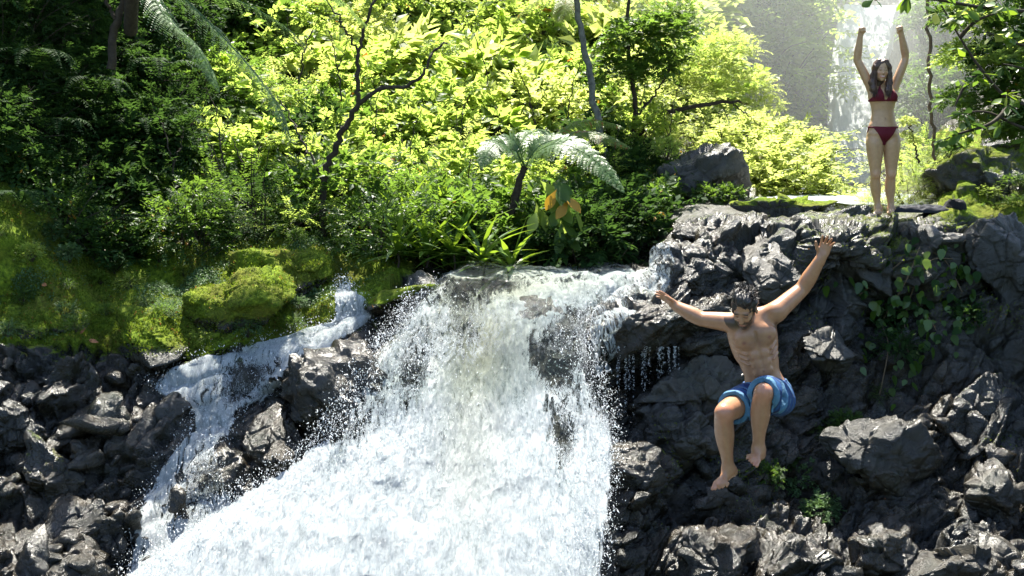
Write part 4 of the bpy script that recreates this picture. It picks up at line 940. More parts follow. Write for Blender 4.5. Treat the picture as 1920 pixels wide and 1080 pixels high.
# climbing plant on the cliff
def surf(px, py): 
    p = S(px, py); q = S(px + 6, py); r_ = S(px, py + 6); n = unit(np.cross(q - p, r_ - p)); return p, (n if n @ (p - EYE) < 0 else -n)
b = surf(1690, 500)[0]; o = empty('climbing_plant', b); tag(o, 'climbing plant with heart-shaped green leaves hanging down the cliff below the woman', 'plant')
HL = [leaf_mesh('leaf', .12, .09, m_, .2, 6, 'heart') for m_ in ('leaf_mid', 'leaf_strap', 'leaf_dark')]
vn = []
for k, cv in enumerate(([(1720, 470), (1690, 520), (1660, 590), (1650, 660), (1665, 740)], [(1780, 480), (1730, 500), (1700, 580), (1690, 680)], [(1740, 470), (1780, 500), (1800, 545)], [(1690, 500), (1630, 540), (1600, 560)], [(1700, 560), (1740, 600), (1760, 650)])):
    pts = np.array([surf(*q)[0] + surf(*q)[1] * .06 for q in cv]); vn.append(tube(spline(pts, 20) - b, .006, 5))
    for j in range(44):
        t = RS.rand(); i = t * (len(cv) - 1); i0 = min(int(i), len(cv) - 2); q = np.array(cv[i0]) * (1 - i + i0) + np.array(cv[i0 + 1]) * (i - i0) + RS.randn(2) * np.array([26, 16])
        p, n = surf(*q); place_leaf(HL[RS.choice(3, p=[.35, .4, .25])], o, p + n * (.05 + .12 * RS.rand()), np.array([RS.randn() * .6, -.35, -.8]), n + .5 * RS.randn(3) + np.array([0, -.4, .7]), random.uniform(.45, 1.0))
v, f = merge(vn); link('stem', mesh_np('stem', v, f, M['vine']), o)
for (x, y, s, t, m_, lb) in ((1640, 520, .36, 'broad', 'leaf_dark', 'dark leafy tuft at the left of the climbing plant'), (1660, 600, .38, 'broad', 'leaf_dark', 'dark leafy tuft behind the middle of the climbing plant'), (1680, 680, .34, 'small', 'leaf_dark', 'dark small-leaved tuft low in the climbing plant'),
                        (1800, 610, .26, 'broad', 'leaf_dark', 'sparse dark plant on the cliff right of the climbing plant'), (1580, 805, .26, 'small', 'leaf_mid', 'low green plant on the ledge right of the jumping man'), (1540, 808, .18, 'ferny', 'leaf_mid', 'tiny fern on the ledge beside the man, next to the low green plant'),
                        (1490, 905, .34, 'broad', 'leaf_pale', 'pale narrow-leaved plant on the cliff below the man'), (1530, 960, .26, 'broad', 'leaf_pale', 'small pale plant hanging below the narrow-leaved one'), (1440, 910, .22, 'broad', 'leaf_mid', 'bright green plant beside the foot of the man'),
                        (1660, 735, .2, 'ferny', 'leaf_mid', 'small fern at the foot of the climbing plant')):
    p, n = surf(x, y); fo, st = get_me((t, RS.randint(3)), m_); oo = empty('plant', p - n * .05 - np.array([0, 0, .22 * s]), random.random() * 6, s); tag(oo, lb, 'plant', 'plants rooted in the cliff'); link('foliage', fo, oo); link('stem', st, oo)
# broadleaf tree overhanging at upper right
BLm = [leaf_mesh('leaf', .17, .075, m_, .2, 6, 'obovate') for m_ in ('leaf_mid', 'leaf_strap', 'leaf_dark', 'leaf_yellow')]
b = P(2120, 330, 9.6); o = empty('overhanging_tree', b); tag(o, 'broadleaf tree overhanging the upper right corner, leaves green and yellow', 'tree')
LIMB = [[(2120, 330, 9.6), (2080, 150, 9.3), (2060, 0, 9.2), (2040, -150, 9.2)], [(2070, 120, 9.3), (1990, 190, 9.2), (1900, 190, 9.1), (1840, 130, 9.0), (1800, 70, 9.0), (1765, 10, 9.0)], [(2060, 0, 9.2), (1950, 20, 9.1), (1850, 15, 9.0), (1760, 0, 8.9), (1690, -4, 8.9), (1640, 0, 8.9)],
        [(1900, 190, 9.1), (1860, 230, 9.0), (1800, 250, 9.0), (1770, 262, 9.0)], [(2060, 60, 9.2), (1980, 90, 9.1), (1900, 80, 9.0), (1850, 60, 8.9)], [(2090, 200, 9.4), (2000, 250, 9.2), (1920, 240, 9.1), (1850, 210, 9.1), (1790, 215, 9.0)], [(2070, 90, 9.3), (1960, 130, 9.2), (1880, 120, 9.1)],
        [(1800, 70, 9.0), (1830, 40, 8.9), (1880, 20, 8.9)], [(1840, 130, 9.0), (1810, 160, 9.0), (1790, 200, 9.0)]]
for k, cv in enumerate(LIMB):
    c = spline(PC(cv), 24); v, f = tube(c - b, np.linspace(.09, .06, 24) if k == 0 else np.linspace(.022, .006, 24), 7); link('trunk' if k == 0 else 'branch', mesh_np('branch', v, f, M['bark']), o)
cnt = 0
while cnt < 285:
    k = 1 + RS.randint(len(LIMB) - 1); c = spline(PC(LIMB[k]), 40); i = 6 + RS.randint(34); base = c[i]; 
    if P(1600, 0, 9)[0] > base[0]: continue
    tw = unit(RS.randn(3) + np.array([-.3, -.2, -.1])) * RS.uniform(.03, .22); hub = base + tw
    for j in range(RS.randint(3, 7)):
        a = j * 1.26 + RS.rand(); ax = np.array([math.cos(a), math.sin(a) * .6 - .3, -.25]) + .3 * RS.randn(3)
        far_r = (k in (1, 4, 7)) and RS.rand() < .22
        place_leaf(BLm[3] if far_r else BLm[RS.choice(3, p=[.4, .35, .25])], o, hub, ax, np.array([0, -.2, 1]) + .4 * RS.randn(3), random.uniform(.6, 1.05)); cnt += 1
for (x, y, d, s, m_) in ((1910, 60, 9.8, .5, 'leaf_mid'), (1850, 200, 9.8, .42, 'leaf_mid'), (1920, 180, 9.7, .5, 'leaf_mid'), (1960, 100, 9.9, .6, 'leaf_mid'), (1860, 120, 9.9, .4, 'leaf_dark'), (1830, 40, 10, .4, 'leaf_bright'), (1920, 250, 9.9, .4, 'leaf_mid'), (1880, -20, 9.8, .5, 'leaf_mid'), (1800, 110, 10.2, .36, 'leaf_bright'), (1900, 130, 9.6, .5, 'leaf_bright'), (1840, 240, 10, .34, 'leaf_bright'), (1780, 30, 10.2, .3, 'leaf_mid'), (1950, 240, 9.6, .5, 'leaf_mid'), (1790, 190, 10.3, .28, 'leaf_mid')):
    fo, _ = get_me(('broad', RS.randint(3)), m_); c = link('crown', fo, o); c.location = P(x, y, d) - b - np.array([0, 0, .5 * s]); c.scale = (s,) * 3
# -- canopy trees that stand just outside the frame and shade the gorge sides
def canopy(x, y, z, s, key, mat, label):
    o = empty('canopy_tree', (x, y, 0)); tag(o, label, 'tree', 'tall canopy trees over the gorge')
    for k in range(3):
        fo, _ = get_me((key, k), mat); c = link('crown', fo, o); c.location = (random.uniform(-1, 1) * s * .4, random.uniform(-1, 1) * s * .4, z + random.uniform(-.3, .3)); c.scale = (s, s, s * .45); c.rotation_euler = (0, 0, k * 2)
for i, (x, y, z, s) in enumerate(((-7.6, 12, 9.2, 2.2), (-7.5, 15.5, 10.6, 2.6), (-8.5, 9.5, 8.2, 2.2), (6.2, 12.2, 8.8, 1.4), (5.2, 9.9, 8.6, .9), (7.4, 10.2, 8.2, 1.6))):
    canopy(x, y, z, s, 'big', 'leaf_mid', 'crown of a tall tree above the picture, ' + ['far left', 'furthest left back', 'left near', 'right over the outcrop', 'right near', 'rightmost'][i])
# -- moss tufts and ground cover on the bank
def scatter(mask, n, y0=0, y1=1080, x0=-40, x1=1960):
    ok = (PX > x0) & (PX < x1) & (PY > y0) & (PY < y1); wv = np.where(ok, mask, 0).ravel(); wv = wv / wv.sum()
    k = RS.choice(wv.size, n, p=wv); jt = np.stack([RS.uniform(-1.3, 1.3, n), RS.uniform(-1.2, 1.2, n)], -1)
    q = np.stack([PX.ravel()[k], PY.ravel()[k]], -1) + jt; return q, bil(B1, q[:, 0], q[:, 1])
bankm = mossA * (1 - litter) * sstep(.0, .5, .5 + fbm(B0 * 3, 95, 3) * 1.5)
q, p = scatter(bankm, 42000)
mv = np.concatenate(MOSSY); mv = mv[RS.choice(len(mv), 26000)] + RS.randn(26000, 3) * .008; p = np.concatenate([p, mv])
V, F_, rn = leaves_np(p - np.array([0, 0, .004]), RS.randn(len(p), 3) * .7 + np.array([0, -.3, 1]), RS.randn(len(p), 3), RS.uniform(.012, .04, len(p)), RS.uniform(.006, .014, len(p)))
tag(link('moss', mesh_np('moss', V, F_, M['moss_tuft'], {'rnd': rn}, False)), 'thick green moss over the left bank', 'moss', None, 'stuff')
gc = bankm * (blob(PX, PY, 470, 520, 90, 40) + blob(PX, PY, 560, 540, 80, 30) + .8 * blob(PX, PY, 350, 580, 60, 35) + .8 * blob(PX, PY, 600, 470, 90, 30) + .6 * blob(PX, PY, 30, 560, 60, 70) + .5 * blob(PX, PY, 380, 540, 90, 30)) * sstep(-.1, .3, fbm(B0 * 5, 97, 2))
q, p = scatter(gc + 1e-9, 15000)
V, F_, rn = leaves_np(p + np.array([0, 0, .03]) + RS.randn(len(p), 3) * .015, RS.randn(len(p), 3) + np.array([0, -.4, .2]), RS.randn(len(p), 3) * .5 + np.array([0, -.2, 1]), RS.uniform(.02, .04, len(p)), RS.uniform(.008, .015, len(p)))
tag(link('ground_cover', mesh_np('ground_cover', V, F_, M['leaf_pale'], {'rnd': rn}, False)), 'pale small-leaved creeping plants on the moss bank', 'ground cover', None, 'stuff')
# undergrowth between shrubs
um = litter * sstep(22, 12, D) * (PX < 1330)
q, p = scatter(um, 36000)
p = p + np.array([0, -.05, 0]) + RS.rand(len(p), 1) * np.array([0, -.15, .35])
V, F_, rn = leaves_np(p, RS.randn(len(p), 3) + np.array([0, -.3, .2]), RS.randn(len(p), 3) * .5 + np.array([0, -.3, 1]), RS.uniform(.04, .12, len(p)), RS.uniform(.02, .045, len(p)))
tag(link('undergrowth', mesh_np('undergrowth', V, F_, M['leaf_mid'], {'rnd': rn}, False)), 'low mixed undergrowth on the hillside', 'undergrowth', None, 'stuff')
# small plants on the right rocks
rm = (PX > 1230) * rk * sstep(.05, .4, fbm(B0 * 1.7, 98, 3)) * np.clip(moss, 0, 1)
q, p = scatter(rm, 5000)
V, F_, rn = leaves_np(p, RS.randn(len(p), 3) * .8 + np.array([0, -.3, .7]), RS.randn(len(p), 3), RS.uniform(.01, .035, len(p)), RS.uniform(.006, .014, len(p)))
tag(link('moss', mesh_np('moss', V, F_, M['moss_tuft'], {'rnd': rn}, False)), 'patchy moss on the right-hand rocks', 'moss', None, 'stuff')
# fallen leaves
M['dead'] = simple_mat('dead_leaf', (.30, .12, .05), .6, 30, .4, .2)
DL = leaf_mesh('fallen_leaf', .10, .05, 'dead', .1, 5, 'ovate'); DL.materials[0] = M['dead']
for (x, y, lb) in ((78, 545, 'brown fallen leaf on the steep moss at left'), (150, 640, 'pale brown fallen leaf above the left rocks'), (165, 648, 'reddish fallen leaf on the moss edge, right of a pale brown one'), (105, 585, 'dark red fallen leaf on the moss at left'), (98, 592, 'small brown fallen leaf beside the dark red one'),
                   (1701, 818, 'orange fallen leaf on the cliff above the ramp-shaped boulder'), (1653, 937, 'small orange fallen leaf low on the cliff'), (625, 468, 'red fallen leaf on the moss near the forked tree')):
    p, n = surf(x, y); oo = empty('fallen_leaf', p + n * .012); tag(oo, lb, 'leaf', 'fallen leaves'); place_leaf(DL, oo, p + n * .012, np.array([1, .2, -.2]) + .5 * RS.randn(3), n, random.uniform(.7, 1.1), 'blade')
# dark clothes left on the ledge
def cloth(name, px, py, d, rx, ry, h, seed, col, label, cat):
    u, v = np.meshgrid(np.linspace(0, 2 * math.pi, 60, endpoint=False), np.linspace(0, 1, 22)); r_ = np.sin(v * math.pi / 2)
    x = rx * r_ * np.cos(u) * (1 + .25 * np.sin(2 * u + seed) * v); y = ry * r_ * np.sin(u); z = h * np.cos(v * math.pi / 2) ** .7
    Q = np.stack([x, y, z], -1); z = z + .025 * (1 - np.abs(fbm(Q * 14, seed, 3)) * 2.5) + .01; Q[..., 2] = z * (1 - v ** 6)
    idx = np.arange(60 * 22).reshape(22, 60); F = np.stack([idx[:-1], np.roll(idx[:-1], -1, 1), np.roll(idx[1:], -1, 1), idx[1:]], -1).reshape(-1, 4)
    mt = simple_mat(name + '_fabric', col, .8, 60, .2, .3); o = link(name, mesh_np(name, Q.reshape(-1, 3), F, mt), None, P(px, py, d)); tag(o, label, cat); return o
cloth('dark_towel', 1730, 398, 10.35, .26, .16, .05, 3, (.012, .014, .022), 'crumpled dark towel lying on the ledge beside the standing woman', 'towel')
cloth('dark_bag', 1790, 393, 10.35, .10, .09, .085, 8, (.006, .006, .007), 'small black bundle on the ledge right of the dark towel', 'bag')
# ------------------------------------------------------------------ people (one continuous surface each, from a smooth distance field)
class Vox:
    def __init__(s, lo, hi, h):
        s.lo = np.array(lo, float); s.h = h; s.n = np.ceil((np.array(hi) - s.lo) / h).astype(int) + 1
        s.F = np.full(s.n, 1.0, np.float32)
    def grid(s, lo, hi):
        a = np.clip(np.floor((np.asarray(lo) - s.lo) / s.h).astype(int), 0, s.n - 1); b = np.clip(np.ceil((np.asarray(hi) - s.lo) / s.h).astype(int) + 1, 1, s.n)
        ax = [(s.lo[i] + s.h * np.arange(a[i], b[i])).astype(np.float32) for i in range(3)]
        return tuple(slice(a[i], b[i]) for i in range(3)), np.meshgrid(*ax, indexing='ij', sparse=True)
    def _comb(s, sl, d, k, sub):
        A = s.F[sl]
        if sub:
            d = -d; h = np.maximum(k - np.abs(A - d), 0) / k; s.F[sl] = np.maximum(A, d) + h * h * k / 4
        else:
            h = np.maximum(k - np.abs(A - d), 0) / k; s.F[sl] = np.minimum(A, d) - h * h * k / 4
    def cone(s, a, b, ra, rb, k=.02, sub=False, pad=.05):
        a = np.asarray(a, float); b = np.asarray(b, float); r = max(ra, rb) + pad + k
        sl, (x, y, z) = s.grid(np.minimum(a, b) - r, np.maximum(a, b) + r)
        ab = b - a; L = ab @ ab + 1e-12
        t = np.clip(((x - a[0]) * ab[0] + (y - a[1]) * ab[1] + (z - a[2]) * ab[2]) / L, 0, 1)
        d = np.sqrt((x - a[0] - t * ab[0]) ** 2 + (y - a[1] - t * ab[1]) ** 2 + (z - a[2] - t * ab[2]) ** 2) - (ra + (rb - ra) * t)
        s._comb(sl, d, k, sub)
    def chain(s, pts, rad, k=.02):
        for i in range(len(pts) - 1): s.cone(pts[i], pts[i + 1], rad[i], rad[i + 1], k)
    def ell(s, c, r, R=None, k=.02, sub=False, pad=.05):
        """ellipsoid; R rows = local axes"""
        c = np.asarray(c, float); r = np.asarray(r, float); m = r.max() + pad + k
        sl, (x, y, z) = s.grid(c - m, c + m); X, Y, Z = x - c[0], y - c[1], z - c[2]
        if R is None: u, v, w_ = X, Y, Z
        else: u, v, w_ = (R[i][0] * X + R[i][1] * Y + R[i][2] * Z for i in range(3))
        k0 = np.sqrt((u / r[0]) ** 2 + (v / r[1]) ** 2 + (w_ / r[2]) ** 2); k1 = np.sqrt((u / r[0] ** 2) ** 2 + (v / r[1] ** 2) ** 2 + (w_ / r[2] ** 2) ** 2) + 1e-6
        s._comb(sl, k0 * (k0 - 1) / k1, k, sub)
    def like(s): 
        o = Vox.__new__(Vox); o.lo = s.lo; o.h = s.h; o.n = s.n; o.F = np.full(s.n, 1.0, np.float32); return o

def surface_nets(F, lo, h):
    ins = F < 0
    nx, ny, nz = F.shape
    c = np.zeros((nx - 1, ny - 1, nz - 1), np.int8)
    for a in (0, 1):
        for b in (0, 1):
            for d in (0, 1): c += ins[a:nx - 1 + a, b:ny - 1 + b, d:nz - 1 + d]
    act = (c > 0) & (c < 8); cells = np.argwhere(act); vid = np.full(act.shape, -1, np.int64); vid[act] = np.arange(len(cells))
    corner = {(a, b, d): F[cells[:, 0] + a, cells[:, 1] + b, cells[:, 2] + d].astype(float) for a in (0, 1) for b in (0, 1) for d in (0, 1)}
    acc = np.zeros((len(cells), 3)); cnt = np.zeros(len(cells)); ks = list(corner)
    for p in ks:
        for ax in range(3):
            if p[ax] == 0:
                q = list(p); q[ax] = 1; f0, f1 = corner[p], corner[tuple(q)]; m = (f0 < 0) != (f1 < 0); t = np.where(m, f0 / np.where(m, f0 - f1, 1), 0)
                e = np.tile(np.array(p, float), (len(cells), 1)); e[:, ax] = t; acc += e * m[:, None]; cnt += m
    V = (cells + acc / cnt[:, None]) * h + lo
    Q = []
    for ax in range(3):
        s0 = [slice(None)] * 3; s1 = [slice(None)] * 3; s0[ax] = slice(0, -1); s1[ax] = slice(1, None)
        A, B = ins[tuple(s0)], ins[tuple(s1)]; b_, c_ = [(1, 2), (2, 0), (0, 1)][ax]
        for first, E in ((True, A & ~B), (False, B & ~A)):
            e = np.argwhere(E); e = e[(e[:, b_] > 0) & (e[:, c_] > 0) & (e[:, b_] < F.shape[b_] - 1) & (e[:, c_] < F.shape[c_] - 1)]
            def g(db, dc):
                w_ = e.copy(); w_[:, b_] -= db; w_[:, c_] -= dc; return vid[w_[:, 0], w_[:, 1], w_[:, 2]]
            q = np.stack([g(1, 1), g(0, 1), g(0, 0), g(1, 0)], -1)
            if not first: q = q[:, ::-1]
            Q.append(q)
    return V, np.concatenate(Q)

def frame(up, fw):
    up = unit(up); rt = unit(np.cross(fw, up)); fw = np.cross(up, rt); return np.stack([rt, fw, up])   # rt = the person's right... (x cross)

def head(V, c, R, s=1.0, fem=False):
    """R rows: side, forward, up. c: eye-level centre of the head."""
    L = lambda x, y, z: c + s * (x * R[0] + y * R[1] + z * R[2])
    E = lambda p, r, k=.02, sub=False: V.ell(L(*p), np.array(r) * s, R, k, sub)
    C = lambda a, b, ra, rb, k=.015, sub=False: V.cone(L(*a), L(*b), ra * s, rb * s, k, sub)
    E((0, -.018, .035), (.074, .092, .083)); E((0, .022, -.03), (.060, .066, .080)); jw = .046 if fem else .052
    E((0, .03, -.078), (jw, .046, .036), .025); E((0, .070, -.105), (.018 if fem else .022, .016, .016), .02)
    for q in (-1, 1):
        E((q * .036, .058, -.033), (.022, .020, .020), .02)
        E((q * .031, .096, .001), (.017, .013, .010), .010, True)
        E((q * .031, .076, -.001), (.0125, .0125, .011), .004)
        E((q * .076, -.005, -.012), (.008, .019, .030), .008)
    if not fem: C((-.04, .077, .019), (.04, .077, .019), .010, .010, .014)
    C((0, .080, .008), (0, .103, -.034), .007, .0115, .012); E((0, .097, -.040), (.016, .011, .008), .008)
    C((-.020, .084, -.066), (.020, .084, -.066), .006, .006, .008); C((-.015, .083, -.077), (.015, .083, -.077), .007, .007, .008)
    return L

def hand(V, wr, dr, pn, side, s=1.0, curl=.3, spread=.1, thumb=.6, lens=(.070, .080, .075, .058)):
    """wr wrist, dr hand direction, pn palm normal, side = direction of the thumb"""
    dr = unit(dr); side = unit(side - dr * (side @ dr)); pn = unit(np.cross(dr, side)) * (1 if np.cross(dr, side) @ pn > 0 else -1)
    R = np.stack([side, pn, dr]); V.ell(wr + dr * .048 * s, np.array([.041, .016, .052]) * s, R, .02)
    V.cone(wr - dr * .02 * s, wr + dr * .02 * s, .026 * s, .026 * s, .02)
    for i in range(4):
        off = (1.5 - i) * .0205 * s; p = wr + dr * (.088 - .004 * abs(i - 1.3)) * s + side * off; d = unit(dr + side * spread * (1.5 - i)); L = lens[i] * s; cu = curl
        V.cone(wr + dr * .05 * s + side * off * .8, p, .009 * s, .0095 * s, .008)
        for j, (f, r0, r1) in enumerate(((.45, .0095, .0085), (.30, .0085, .0078), (.25, .0078, .0068))):
            a = cu * (1, 1.2, .8)[j] * (1 + .15 * i); d = unit(d * math.cos(a) + pn * math.sin(a)); q = p + d * L * f
            V.cone(p, q, r0 * s, r1 * s, .004); p = q
    p = wr + dr * .028 * s + side * .024 * s; d = unit(dr * .6 + side * thumb + pn * .35)
    for f, r0, r1 in ((.036, .014, .0115), (.030, .0115, .010), (.024, .0098, .0085)):
        q = p + d * f * s; V.cone(p, q, r0 * s, r1 * s, .008); p = q; d = unit(d + pn * curl * .5 + dr * .25)

def fist(V, wr, dr, pn, side, s=1.0):
    dr = unit(dr); side = unit(side - dr * (side @ dr)); pn = unit(pn - dr * (pn @ dr)); R = np.stack([side, pn, dr])
    V.cone(wr, wr + dr * .03 * s, .024 * s, .028 * s, .02); V.ell(wr + dr * .06 * s, np.array([.033, .028, .046]) * s, R, .02)
    for i in range(4):
        o = side * (1.5 - i) * .0155 * s; a = wr + dr * (.094 - .005 * abs(i - 1.3)) * s + o; b = a + pn * .030 * s + dr * .002; c = wr + dr * .058 * s + o + pn * .034 * s; d = wr + dr * .056 * s + o + pn * .014 * s
        V.chain([a - dr * .02 * s, a, b, c, d], [.010 * s, .0105 * s, .010 * s, .0095 * s, .009 * s], .004)
    t = wr + dr * .035 * s + side * .03 * s; V.chain([t, t + dr * .022 * s + pn * .028 * s, wr + dr * .068 * s + pn * .046 * s + side * .008 * s], [.013 * s, .0115 * s, .0095 * s], .006)

def foot(V, an, toe, up, s=1.0, k=.02, heel=.045, side=None):
    """an ankle joint, toe = tip of the big toe."""
    d = unit(toe - an); sd = unit(np.cross(d, up)) ; u = unit(np.cross(sd, d)); 
    hl = an - u * .055 * s - d * heel * s * .6; bl = toe - d * .055 * s
    V.cone(hl, hl + u * .03 * s, .030 * s, .030 * s, .03); V.cone(an, hl, .036 * s, .032 * s, .03)
    V.cone(an - u * .012 * s, bl, .034 * s, .017 * s, .03); V.cone(hl, bl - u * .003, .026 * s, .016 * s, .03)
    q = side if side is not None else 1
    for i in range(5):
        o = (i - 1.6) * .0185 * s * q; b = bl + sd * o - d * .012 * s * max(0, i - 1) * .8; r = (.0125, .0095, .009, .0085, .0085)[i] * s
        V.cone(bl - d * .03 * s + sd * o * .6, b, .016 * s, r * 1.1, .014); V.cone(b, b + d * (.046, .040, .034, .028, .022)[i] * s - u * .006 * s, r, r * .85, .004)

def skin_mat(name, rough=.34):
    m, nt = newmat(name); c = attr(nt, 'col'); pos = geo_pos(nt); n = noise(nt, 30, 5, .6, pos)
    cc = mixc(nt, .5, c.outputs['Color'], ramp(nt, n, [(.3, (.74, .68, .64)), (.7, (1.15, 1.15, 1.12))]), 'MULTIPLY')
    b = N(nt, 'BsdfPrincipled'); nt.links.new(cc, b.inputs['Base Color']); b.inputs['Roughness'].default_value = rough
    b.inputs['Subsurface Weight'].default_value = .12; b.inputs['Subsurface Radius'].default_value = (1, .35, .15); b.inputs['Subsurface Scale'].default_value = .012
    b.inputs['Specular IOR Level'].default_value = .45
    bp = N(nt, 'Bump', i_Strength=.15, i_Distance=.003); nt.links.new(noise(nt, 220, 3, .6, pos), bp.inputs['Height']); nt.links.new(bp.outputs[0], b.inputs['Normal'])
    o = N(nt, 'OutputMaterial'); nt.links.new(b.outputs[0], o.inputs[0]); return m
def cloth_mat(name, rough=.75):
    m, nt = newmat(name); c = attr(nt, 'col'); b = N(nt, 'BsdfPrincipled'); nt.links.new(c.outputs['Color'], b.inputs['Base Color']); b.inputs['Roughness'].default_value = rough
    b.inputs['Specular IOR Level'].default_value = .3; n = noise(nt, 28, 4, .6, geo_pos(nt), 1.0); bp = N(nt, 'Bump', i_Strength=.5, i_Distance=.012); nt.links.new(n, bp.inputs['Height']); nt.links.new(bp.outputs[0], b.inputs['Normal'])
    o = N(nt, 'OutputMaterial'); nt.links.new(b.outputs[0], o.inputs[0]); return m
M['skin'] = skin_mat('skin'); M['cloth'] = cloth_mat('fabric')
def bl_(V, c, r): return np.exp(-np.sum(((V - c) / r) ** 2, -1))
def paint(C, w_, col): return C * (1 - w_[:, None]) + np.array(col) * w_[:, None]
def smooth_mesh(V, F, it=1, lam=.5):
    n = len(V); 
    for _ in range(it):
        S_ = np.zeros_like(V); c = np.zeros(n)
        for a, b in ((0, 1), (1, 2), (2, 3), (3, 0)):
            for q in range(3): S_[:, q] += np.bincount(F[:, a], V[F[:, b], q], n) + np.bincount(F[:, b], V[F[:, a], q], n)
            c += np.bincount(F[:, a], minlength=n) + np.bincount(F[:, b], minlength=n)
        V = V * (1 - lam) + lam * S_ / np.maximum(c, 1)[:, None]
    return V

# ---------- the jumping man
m_ = lambda x, y, d: P(x, y, d)
DM = 6.5
sL, sR = m_(1374, 605, DM + .03), m_(1455, 585, DM + .02)          # shoulders: image left / image right
neck = m_(1420, 596, DM + .03); hd = m_(1396, 578, DM - .10)
eL, wL, hL = m_(1314, 598, DM + .13), m_(1266, 573, DM + .20), m_(1238, 550, DM + .22)
eR, wR, hR = m_(1505, 541, DM + .10), m_(1540, 483, DM + .02), m_(1556, 440, DM)
chest = (sL + sR) / 2; pel = m_(1437, 737, DM + .04); waist = m_(1434, 700, DM + .05)
hpL, hpR = m_(1413, 745, DM), m_(1458, 745, DM + .02)
kL, kR = m_(1357, 773, DM - .33), m_(1431, 735, DM - .40)
aL, aR = m_(1366, 880, DM - .24), m_(1422, 843, DM - .30)
tL, tR = m_(1342, 921, DM - .34), m_(1409, 872, DM - .44)
allp = np.array([sL, sR, neck, hd + [0, 0, .16], hd, hL, hR, kL, kR, tL, tR, pel]); lo = allp.min(0) - .14; hi = allp.max(0) + .14
VX = Vox(lo, hi, .0048)
X_ = unit(sR - sL); UPt = unit(chest - pel); TR = frame(UPt, np.cross(UPt, X_)); TR[0] = X_; TR[1] = unit(np.cross(UPt, X_)); TR[1] *= np.sign(-TR[1][1]); TR[2] = unit(np.cross(TR[0], TR[1])); TR[2] *= np.sign(TR[2][2])
T = lambda x, y, z: pel + x * TR[0] + y * TR[1] + z * TR[2]          # torso space: x image right, y forward, z up
hT = np.linalg.norm(chest - pel)
VX.ell(T(0, -.01, hT - .13), (.150, .100, .15), TR, .05); VX.ell(T(0, -.01, hT - .07), (.155, .085, .08), TR, .05)
VX.ell(T(0, 0, hT - .30), (.128, .088, .15), TR, .05); VX.ell(T(0, 0, .06), (.132, .095, .12), TR, .05); VX.ell(T(0, 0, 0), (.145, .105, .09), TR, .04)
for q in (-1, 1):
    VX.ell(T(q * .068, .070, hT - .115), (.072, .032, .058), TR, .04)          # chest muscle
    VX.ell(T(q * .12, -.04, hT - .17), (.035, .05, .11), TR, .04)
    for j, zz in enumerate((.235, .295, .35)): VX.ell(T(q * .032, .083, hT - zz), (.028, .011, .026), TR, .02)
    for j in range(3): VX.cone(T(q * .125, .035, hT - .19 - .035 * j), T(q * .085, .082, hT - .215 - .035 * j),   .008, .006, .02)
VX.cone(T(0, .098, hT - .08), T(0, .094, hT - .30), .004, .003, .018, True)
VX.cone(T(-.01, -.03, hT), sL + [0.01, 0, 0], .055, .052, .04); VX.cone(T(.01, -.03, hT), sR, .055, .055, .04)
VX.cone(T(-.03, -.03, hT + .02), hd - [0, 0, .02], .056, .054, .03)
VX.ell(sL, (.062, .058, .06), None, .04); VX.ell(sR, (.062, .06, .065), None, .04)
def limb(a, b, r, k=.025, bulge=None):
    a, b = np.asarray(a), np.asarray(b); r = spline(np.array([[q_, 0, 0] for q_ in r]), 3 * len(r))[:, 0]; n = len(r); pts = [a + (b - a) * t for t in np.linspace(0, 1, n)]
    if bulge is not None:
        pts = [p + bulge * math.sin(math.pi * t) for p, t in zip(pts, np.linspace(0, 1, n))]
    VX.chain(pts, r, k)
limb(sL, eL, (.052, .050, .045, .038)); limb(eL, wL, (.038, .040, .032, .024)); limb(sR, eR, (.054, .051, .045, .038)); limb(eR, wR, (.038, .041, .032, .025))
hand(VX, wL, hL - wL, np.array([0, .3, -1.0]), np.array([0.3, -1.0, .6]), .98, .12, .06, .5)
hand(VX, wR, hR - wR, np.array([-.5, -1.0, 0.2]), np.array([-1.0, .2, 0]), 1.0, .32, .16, .6)
limb(hpL, kL, (.086, .080, .068, .054), .03); limb(hpR, kR, (.086, .078, .066, .052), .03)
for kk_, aa, tt in ((kL, aL, tL), (kR, aR, tR)):
    VX.ell(kk_ + np.array([0, -.015, -.005]), (.050, .045, .056), None, .03); back = np.array([0, .022, 0])
    limb(kk_ + [0, .012, -.02], aa, (.049, .052, .054, .047, .036, .030, .032), .02, back)
    VX.cone(kk_ + [0, -.02, -.06], aa + [0, -.012, .04], .020, .014, .03)
foot(VX, aL, tL, np.array([0, -.3, 1.0]), 1.0, side=-1); foot(VX, aR, tR, np.array([0, -.2, 1.0]), 1.02, side=1)
HR = frame(np.array([-.25, -.52, .82]), np.array([-.38, -.65, -.70])); 
hc = hd
HL_ = head(VX, hc, HR, 1.0)
V, F = surface_nets(VX.F, VX.lo, VX.h); V = smooth_mesh(V, F, 1, .5)
C = np.tile(np.array([.34, .175, .095]), (len(V), 1)) * 1.0
nz = fbm(V * 9, 3, 3)[:, None]; C = C * (1 + .12 * nz)
hl = (V - hc) @ HR.T
Z1 = hl[:, 2]; Y1 = hl[:, 1]; X1 = np.abs(hl[:, 0]); nearh = (np.linalg.norm(hl - [0, .02, -.02], axis=1) < .16)
beard = nearh * sstep(-.035, -.055, Z1 - .018 * sstep(.04, .065, X1) * 2) * sstep(.0, .02, Y1) * (1 - bl_(hl, [0, .095, -.071], [.022, .03, .0075])) * sstep(-.165, -.12, Z1)
C = paint(C, np.clip(beard * .88, 0, 1), (.035, .022, .016)); C = paint(C, np.clip(nearh * bl_(hl, [0, .098, -.072], [.02, .03, .006]), 0, 1) * .8, (.42, .14, .11))
